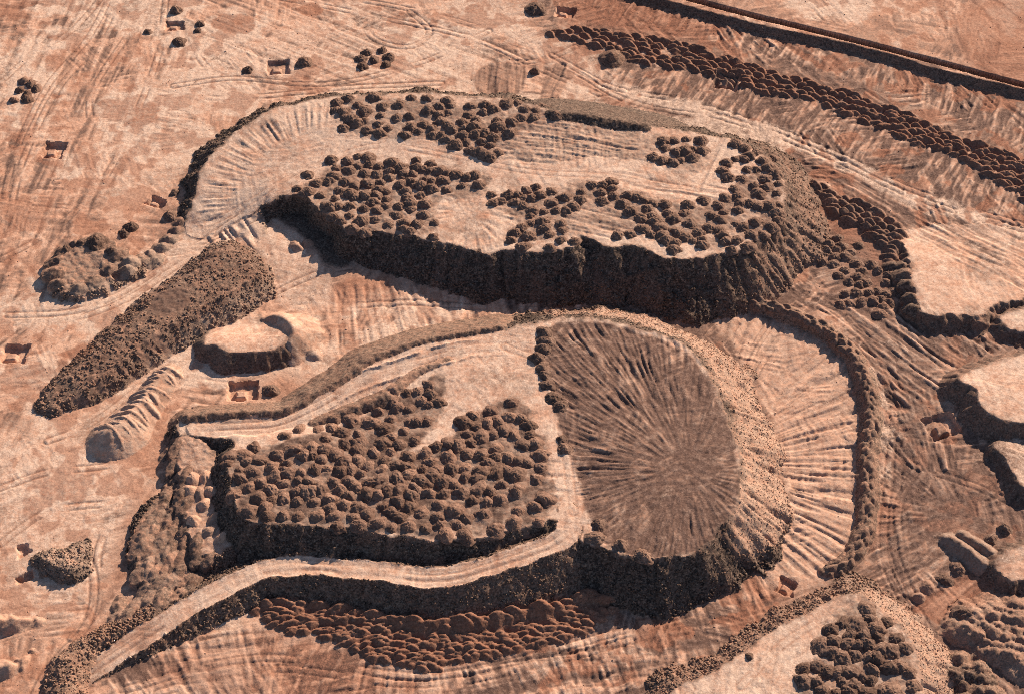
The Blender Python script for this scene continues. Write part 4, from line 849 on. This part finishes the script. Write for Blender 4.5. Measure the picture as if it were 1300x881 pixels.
F['A'] = (fr(350, 110, [(455,105),(440,165),(500,170),(510,210),(610,120),(660,160),(800,130),(780,200),(655,235),(600,255),(560,230),(760,265),(680,310),(770,330),(500,295),(1135,165),(1215,140),(1220,190),(1225,240),(1270,90),(1280,180),(1275,270),(1100,265),(1000,285),(1060,315),(965,345),(1160,290),(1165,345),(1225,345),(1265,380),
 (610,505),(530,540),(690,510),(445,590),(610,580),(545,610),(500,615),(690,560),(765,580),(865,550),(435,655),(660,630),(750,640),(850,620),(930,590),(955,640),(840,670),(520,695),(685,705),(775,705),(590,730),(1020,640),(1050,590),(1100,600),(1145,610),(1215,610),(1275,625),(1005,700),(1065,720),(1115,680),(1165,690),(1245,680),(1160,745),(1275,750),(935,715),(300,705),(395,695)])
 + fr(350, 200, [(155,220),(475,230),(545,255),(590,285),(665,270),(740,270),(765,225),(820,235),(720,315),(825,300),(330,265),(435,295),(355,340),(395,355),(455,345),(545,350),(655,365),(755,375),(820,345),(965,235),(970,275),(1075,265),(990,325),(1110,330),(915,350),(1005,375),(895,415),(1100,415),(550,420),(480,460),(635,460),(735,445),(835,490),(575,515),(660,540),(940,520),(1005,535),(1170,580),(1180,470)])
 + fr(560, 110, [(70,90),(75,125),(75,190),(215,130),(205,195),(255,230),(310,180),(330,120),(20,235),(75,300),(155,250),(165,300),(165,350),(245,335),(330,330),(30,380),(105,415),(180,400),(300,395),(380,365),(365,420),(215,460),(270,470),(310,490),(355,505),(420,475),(415,240),(525,245),(590,220),(615,155),(705,165),(690,215)])
 + fr(560, 200, [(40,100),(105,115),(190,130),(245,115),(280,190),(150,195),(40,215),(370,260),(385,325),(440,310),(500,270),(565,265),(635,230),(665,290),(735,265),(560,320),(605,345),(610,295),(920,280),(1045,245),(1035,300),(1120,190),(1200,190),(1265,165),(1270,215),(1185,250),(1195,315),(1280,270),(825,320),(855,380),(935,385),(985,355),(660,420),(680,380),(670,475),(610,510),(760,465),(765,515),(890,480),(905,530),(550,550),(515,600),(650,575),(805,560),(890,600),(985,610),(610,645),(805,655)])
 + fr(780, 140, [(355,215),(440,210),(530,200),(640,215),(375,265),(525,285),(465,300),(580,275),(655,285),(575,340),(280,335),(350,360),(435,375),(485,360),(890,235),(960,265),(1050,300),(1095,360),(1150,415),(1195,465),(1220,530),(1205,605),(1220,690),(1200,755),(830,380),(900,350),(960,350),(1000,325),(805,440),(990,430),(1055,430),(840,490),(945,500),(1035,545),(1120,500),(1135,560),(890,570),(1070,605),(660,655),(930,675),(1005,680),(1065,700),(1145,700)])
 + fr(780, 200, [(655,290),(770,340),(370,330),(540,340),(215,310),(30,280),(95,270),(160,285),(240,365),(280,420),(300,465),(335,500),(60,330),(110,385),(395,400),(430,440),(520,400),(560,480),(715,420),(810,395),(915,380),(780,450),(900,480),(945,500),(700,515),(780,525),(620,550),(465,545),(525,580),(645,600),(580,610),(805,565),(820,605),(900,605),(1015,560),(1110,555),(1050,465),(1160,500),(1210,450),(350,560),(380,605),(440,625),(265,560),(205,520),(115,560),(15,570),(435,670),(650,640),(865,675),(990,650)]), 14.0, 'dark')
F['B'] = (fr(270, 540, [(205,320),(295,325),(350,240),(270,250),(435,295),(455,360),(495,205),(590,160),(550,275),(560,335),(530,410),(660,330),(680,205),(740,205),(730,150),(820,160),(800,235),(900,205),(760,305),(845,305),(640,390),(715,395),(960,45),(1085,55),(835,85),(985,130),(1040,120),(1100,110),(1085,175),(1200,185),(975,260),(1080,245),(1270,115),(1275,245),(645,20),(1150,290),(1020,310),(945,335),(1095,345),(1170,410),(1250,310),(1240,380),(270,440),(320,440),(430,465),(895,400),(1005,395),(945,455),(1055,440),(800,455),(735,465),(625,475),(680,470),(345,520),(435,535),(535,520),(630,550),(760,550),(865,520),(1010,500),(1140,490),(1225,500),(265,620),(390,590),(405,660),(520,655),(630,655),(780,650),(910,655),(970,570),(1075,590),(1040,665),(1265,580),(1150,640),(1220,710)])
 + fr(400, 430, [(850,330),(680,385),(760,370),(575,440),(610,500),(700,510),(470,530),(410,610),(560,585),(690,600),(750,605),(520,655),(660,670),(560,715),(195,690),(75,735),(305,700),(215,780),(330,770),(60,805),(325,830),(435,830),(525,765),(620,780),(560,830),(820,840),(685,865),(160,855)])
 + fr(500, 490, [(520,250),(590,205),(635,195),(720,165),(700,260),(780,245),(855,220),(935,225),(620,285),(545,340),(645,355),(820,310),(740,340),(410,410),(475,430),(570,400),(405,510),(545,485),(640,490),(695,550),(750,510),(850,520),(930,540),(990,550),(235,485),(265,545),(215,600),(325,600),(430,605),(520,590),(765,625),(830,615),(905,640),(640,615),(530,655),(620,660),(285,650),(210,690),(365,690),(445,705),(800,720),(910,760),(1060,680),(1120,820),(1090,590),(1010,340),(1060,410),(160,750),(250,785),(365,790),(500,770),(620,750),(100,510),(85,590),(95,650),(20,570),(40,430),(25,680),(40,750),(120,800),(30,835),(340,865),(580,840),(690,850),(780,830)])
 + fr(480, 580, [(155,225),(130,140),(270,215),(370,255),(240,275),(140,300),(480,260),(470,340),(230,355),(315,390),(40,345),(95,390),(155,430),(445,430),(570,380),(650,440),(590,490),(780,410),(680,320),(735,240),(800,320),(900,300),(920,190),(1035,235),(1235,295),(1160,355),(1190,465),(1095,535),(220,500),(355,510),(90,505),(20,475),(30,260)]), 13.0, 'brown')
F['E'] = (fr(430, 290, [(765,385),(770,412),(762,442),(740,475),(755,507),(765,538),(775,575),(795,625),(822,652),(830,780),(840,812)], S3) + fr(430, 581, [(965,240),(950,290),(1050,320),(1130,355)], S3), 13.8, 'dark')
F['N'] = (fr(1000, 731, [(590,235),(735,330),(610,300),(520,350),(655,370),(660,430),(460,425),(340,465),(435,490),(520,500),(585,490),(805,445),(865,525),(310,545),(500,580),(405,600),(700,540),(770,545),(610,585),(670,590),(215,660),(290,700),(370,695),(630,680),(745,660),(830,660),(905,700),(120,775),(205,770),(400,770),(560,740),(620,755),(450,690),(490,800),(700,830),(780,840),(930,810),(600,860),(360,860),(450,860),(250,840)]), 7.0, 'dark')
F['R'] = (fr(1000, 270, [(370,175),(290,212),(395,235),(525,232),(275,262),(355,262),(465,285),(275,300),(350,315),(425,310),(255,352),(345,368),(425,350),(505,360),(620,375),(420,420),(465,405),(545,425),(665,420),(755,450),(375,452),(515,468),(450,508),(525,520),(585,510),(630,495),(735,505),(420,590),(510,585),(605,585),(660,570),(730,590),(780,575),(390,668),(455,660),(550,650),(625,635),(690,635),(750,665),(800,640),(545,690),(715,690),(680,735)]), 0.0, 'brown')
F['T'] = (fr(150, 540, [(550,380),(650,365),(530,470),(610,490),(645,570),(605,600),(560,690),(715,670),(675,770),(770,810),(690,470)]), 4.8, 'pale')
F['W'] = ([(29, 101), (38, 104), (24, 112), (34, 117), (45, 110), (17, 125), (33, 123)], 0.0, 'brown')
F['C'] = ([(464, 65), (484, 62), (457, 73), (474, 73), (492, 71), (459, 82), (489, 79)], 0.0, 'dark')
def zone(k, u, v):
    if k == 'A':
        if v < 205 and u < 735 and v < 196: return 'A0'
        if u > 820 and v < 206: return 'A1'
        return 'A2' if u < 575 else ('A3' if u < 770 else 'A4')
    if k == 'B':
        if v < 560 and u < 545: return 'B3'
        return 'B0' if u < 400 else ('B1' if u < 540 else 'B2')
    return k
def px_ground(u, v, z):
    for _ in range(6):
        x, y = px(u, v, z); z = float(height(np.array([x]), np.array([y]))[0])
    return x, y
rnd = random.Random(21); M_ALL = []
for k, (pts, z, kind) in F.items():
    kept = []
    for (u, v) in pts:
        x, y = px_ground(u + 1.0, v + 3.0, z)
        mind = {'R': 3.0, 'W': 2.5, 'C': 2.5, 'T': 3.0}.get(k, 2.5)
        if any(math.hypot(x - a, y - b) < mind for a, b in kept): continue
        kept.append((x, y)); M_ALL.append((k, zone(k, u, v), x, y, kind, u, v))
# the smaller mounds crowded between the traced ones
def in_poly(u, v, pl):
    r = False
    for i in range(len(pl)):
        (x1, y1), (x2, y2) = pl[i], pl[(i + 1) % len(pl)]
        if (y1 > v) != (y2 > v) and u < (x2 - x1) * (v - y1) / (y2 - y1) + x1: r = not r
    return r
CLEAR = [[(552, 250), (606, 245), (652, 262), (648, 296), (610, 318), (570, 308), (545, 285)], [(716, 266), (770, 260), (814, 282), (800, 304), (745, 304), (722, 290)], [(885, 240), (906, 176), (930, 180), (908, 240)]]
for k_, zz_ in (('B', 13), ('A1', 14), ('A2', 14), ('A3', 14), ('N', 7)):
    pl_ = MF[k_][0]; us = [p[0] for p in pl_]; vv_ = [p[1] for p in pl_]
    for _ in range(900 if k_ == 'B' else 420):
        u, v = rnd.uniform(min(us), max(us)), rnd.uniform(min(vv_), max(vv_))
        if not in_poly(u, v, pl_) or any(in_poly(u, v, c) for c in CLEAR): continue
        x, y = px_ground(u, v, zz_); md_ = rnd.uniform(3.2, 6.0) if k_ == 'B' else rnd.uniform(3.2, 7.5)
        if any(math.hypot(x - q[2], y - q[3]) < md_ for q in M_ALL): continue
        if v > 860: continue
        M_ALL.append((k_[0], zone(k_[0], u, v), x, y, 'brown' if k_ == 'B' else 'dark', u, v))
print('mounds', len(M_ALL))
ORD = ['first', 'second', 'third', 'fourth', 'fifth', 'sixth', 'seventh', 'eighth', 'ninth', 'tenth', 'eleventh', 'twelfth', 'thirteenth', 'fourteenth', 'fifteenth', 'sixteenth', 'seventeenth', 'eighteenth', 'nineteenth', 'twentieth']
def od(i): return ORD[i] if i < 20 else 'twenty-' + ORD[i - 20]
ZD = {'A0': 'dark mound, back edge of upper heap', 'A1': 'dark mound, back right of upper heap', 'A2': 'dark mound, front left of upper heap', 'A3': 'dark mound, middle front of upper heap', 'A4': 'dark mound, front right of upper heap', 'B0': 'brown mound, left third of largest heap field', 'B1': 'brown mound, middle of largest heap field', 'B2': 'brown mound, right of largest heap field', 'B3': 'brown mound, clump by pale clearing', 'N': 'dark mound on lower right corner heap', 'R': 'small round mound left of pale terrace', 'T': 'sandy mound on narrow left bench', 'W': 'dark mound, cluster near left edge', 'C': 'dark mound, cluster above upper heap'}
LBL = {}
zs = {}
for q in M_ALL: zs.setdefault(q[1], []).append(q)
for zn, qs in zs.items():
    if zn == 'E':
        for n_, q in enumerate(sorted(qs, key=lambda q: q[6])): LBL[q[2:4]] = 'dark mound, %s from the top in the line along left edge of ploughed fan' % od(n_)
        continue
    vmax = max(q[6] for q in qs); dv = 9.0 if zn in 'WC' else 12.0; rows = {}
    for q in qs: rows.setdefault(int((vmax - q[6]) / dv), []).append(q)
    for rn, rk in enumerate(sorted(rows)):
        for n_, q in enumerate(sorted(rows[rk], key=lambda q: q[5])): LBL[q[2:4]] = '%s, %s row from front, %s from left' % (ZD[zn], od(rn), od(n_))
SINGLE = [  # isolated mounds: u, v, radius, height, kind, label
 (224, 14, 4.0, 2.6, 'dark', 'dark mound above the square pit near the top edge'), (254, 31, 2.6, 1.8, 'dark', 'dark mound right of the square pit near the top edge'), (251, 40, 2.0, 1.4, 'dark', 'smaller dark mound below right of the top square pit'),
 (228, 54, 3.4, 2.2, 'dark', 'dark mound below the square pit near the top edge'), (188, 41, 2.2, 1.5, 'dark', 'small dark mound left of the square pit near the top edge'),
 (314, 90, 2.8, 2.0, 'dark', 'dark mound left of the upper left square pit'), (386, 80, 4.6, 2.6, 'dark', 'large dark mound right of the upper left square pit'),
 (222, 245, 2.4, 1.6, 'dark', 'small dark mound above the slot-shaped pit'), (217, 275, 3.4, 2.4, 'dark', 'dark mound below the slot-shaped pit at the ramp foot'), (166, 289, 3.2, 2.2, 'dark', 'dark mound between terraced digging and slot-shaped pit'), (157, 297, 2.4, 1.8, 'dark', 'smaller dark mound touching the one above the terraced digging'),
 (122, 309, 5.2, 3.4, 'dark', 'largest dark mound at the top of the terraced digging'), (143, 318, 3.0, 2.2, 'dark', 'dark mound right of the largest one on the terraced digging'), (103, 309, 2.2, 1.5, 'dark', 'small dark mound left of the largest one on the terraced digging'), (84, 315, 2.2, 1.4, 'dark', 'small dark mound at upper left corner of the terraced digging'),
 (344, 496, 3.4, 2.4, 'dark', 'bushy dark mound right of the large square pit'), (680, 12, 5.5, 3.2, 'dark', 'large dark mound left of the topmost square pit'),
 (679, 92, 2.6, 2.6, 'dark', 'lone black pile between striped patches above the upper heap'), (1166, 759, 3.0, 2.2, 'pale', 'pale-sided mound at left edge of the reddish flat, lower of two'), (1177, 745, 3.0, 2.2, 'pale', 'pale-sided mound at left edge of the reddish flat, upper of two'),
 (1200, 736, 3.2, 2.0, 'dark', 'dark mound at the upper left of the reddish flat'), (1216, 722, 3.2, 2.0, 'dark', 'dark mound at the top corner of the reddish flat'), (1275, 673, 3.2, 2.2, 'dark', 'dark round mound near the right edge above the pale bench'), (1258, 684, 3.0, 2.0, 'dark', 'dark mound at the head of the narrow slanting windrow'),
 (376, 313, 3.0, 2.0, 'pale', 'small pale lump on the floor before the black hollow'), (390, 310, 2.6, 1.8, 'pale', 'smaller pale lump beside the black hollow'), (952, 833, 1.6, 1.2, 'dark', 'tiny dark mound on left rim of the corner heap'),
 (1226, 776, 4.4, 2.6, 'dark', 'dark knob at left end of the pale rubble heaps')]
def add_mound(x, y, r, h, kind, label, group):
    me = rnd.choice(VAR[kind]); o = bpy.data.objects.new('sand_mound' if kind == 'pale' else 'rubble_mound', me); col.objects.link(o)
    zz = float(min(height(np.array([x + a]), np.array([y + b]))[0] for a, b in ((0, 0), (r * .5, 0), (-r * .5, 0), (0, r * .5), (0, -r * .5))))
    o.location = (x, y, zz - .05); o.rotation_euler = (0, 0, rnd.uniform(0, 6.28)); o.scale = (r * rnd.uniform(.9, 1.3), r * rnd.uniform(.8, 1.05), h)
    tag(o, label, 'mound', group); return o
for (u, v, r, h, kind, lb) in SINGLE:
    x, y = px_ground(u, v, 0.5); add_mound(x, y, r, h, kind, lb, None)
GRP = {'A': 'tipped mounds on the upper heap', 'B': 'tipped mounds on the largest heap', 'E': 'mounds edging the ploughed fan', 'N': 'mounds on the corner heap', 'R': 'small round mounds by the pale terrace', 'T': 'sandy mounds on the side bench', 'W': 'mound cluster at upper left', 'C': 'mound cluster above the upper heap'}
def mound_size(k):
    if k in 'WC': return rnd.uniform(2.7, 3.4), rnd.uniform(1.6, 2.0)
    if k == 'R': return rnd.uniform(2.8, 3.5), rnd.uniform(1.6, 2.0)
    if k == 'T': return rnd.uniform(2.8, 3.4), rnd.uniform(1.5, 2.1)
    q = rnd.uniform(2.5, 4.0); return q, q * rnd.uniform(.5, .64)
# nearest first; past 300 rubble mounds the farthest ones join one object
dark = sorted([m_ for m_ in M_ALL if m_[4] != 'pale'], key=lambda q: q[3]); lim = 300 - len(SINGLE)
far = []
for n_, (k, zn, x, y, kind, u, v) in enumerate(dark):
    r, h = mound_size(k)
    if n_ < lim or k in 'WC': add_mound(x, y, r, h, kind, LBL[(x, y)], GRP[k])
    else: far.append((x, y, r, h))
for (k, zn, x, y, kind, u, v) in [m_ for m_ in M_ALL if m_[4] == 'pale']:
    r, h = mound_size(k); add_mound(x, y, r, h, kind, LBL[(x, y)], GRP[k])
if far:
    vv, ff, c0 = [], [], 0
    for q, (x, y, r, h) in enumerate(far):
        v, f = mound_mesh(600 + q, .26); zz = float(height(np.array([x]), np.array([y]))[0]) - .25
        vv.append(v * np.array([r, r * .95, h], np.float32) + np.array([x, y, zz], np.float32)); ff.append(f + c0); c0 += len(v)
    o = mesh_obj('rubble_mound_field', np.concatenate(vv), np.concatenate(ff), MAT_MOUND); tag(o, 'the more distant dark mounds crowding the back of the upper heap', 'mounds', None, 'stuff')
print('far mounds joined', len(far))
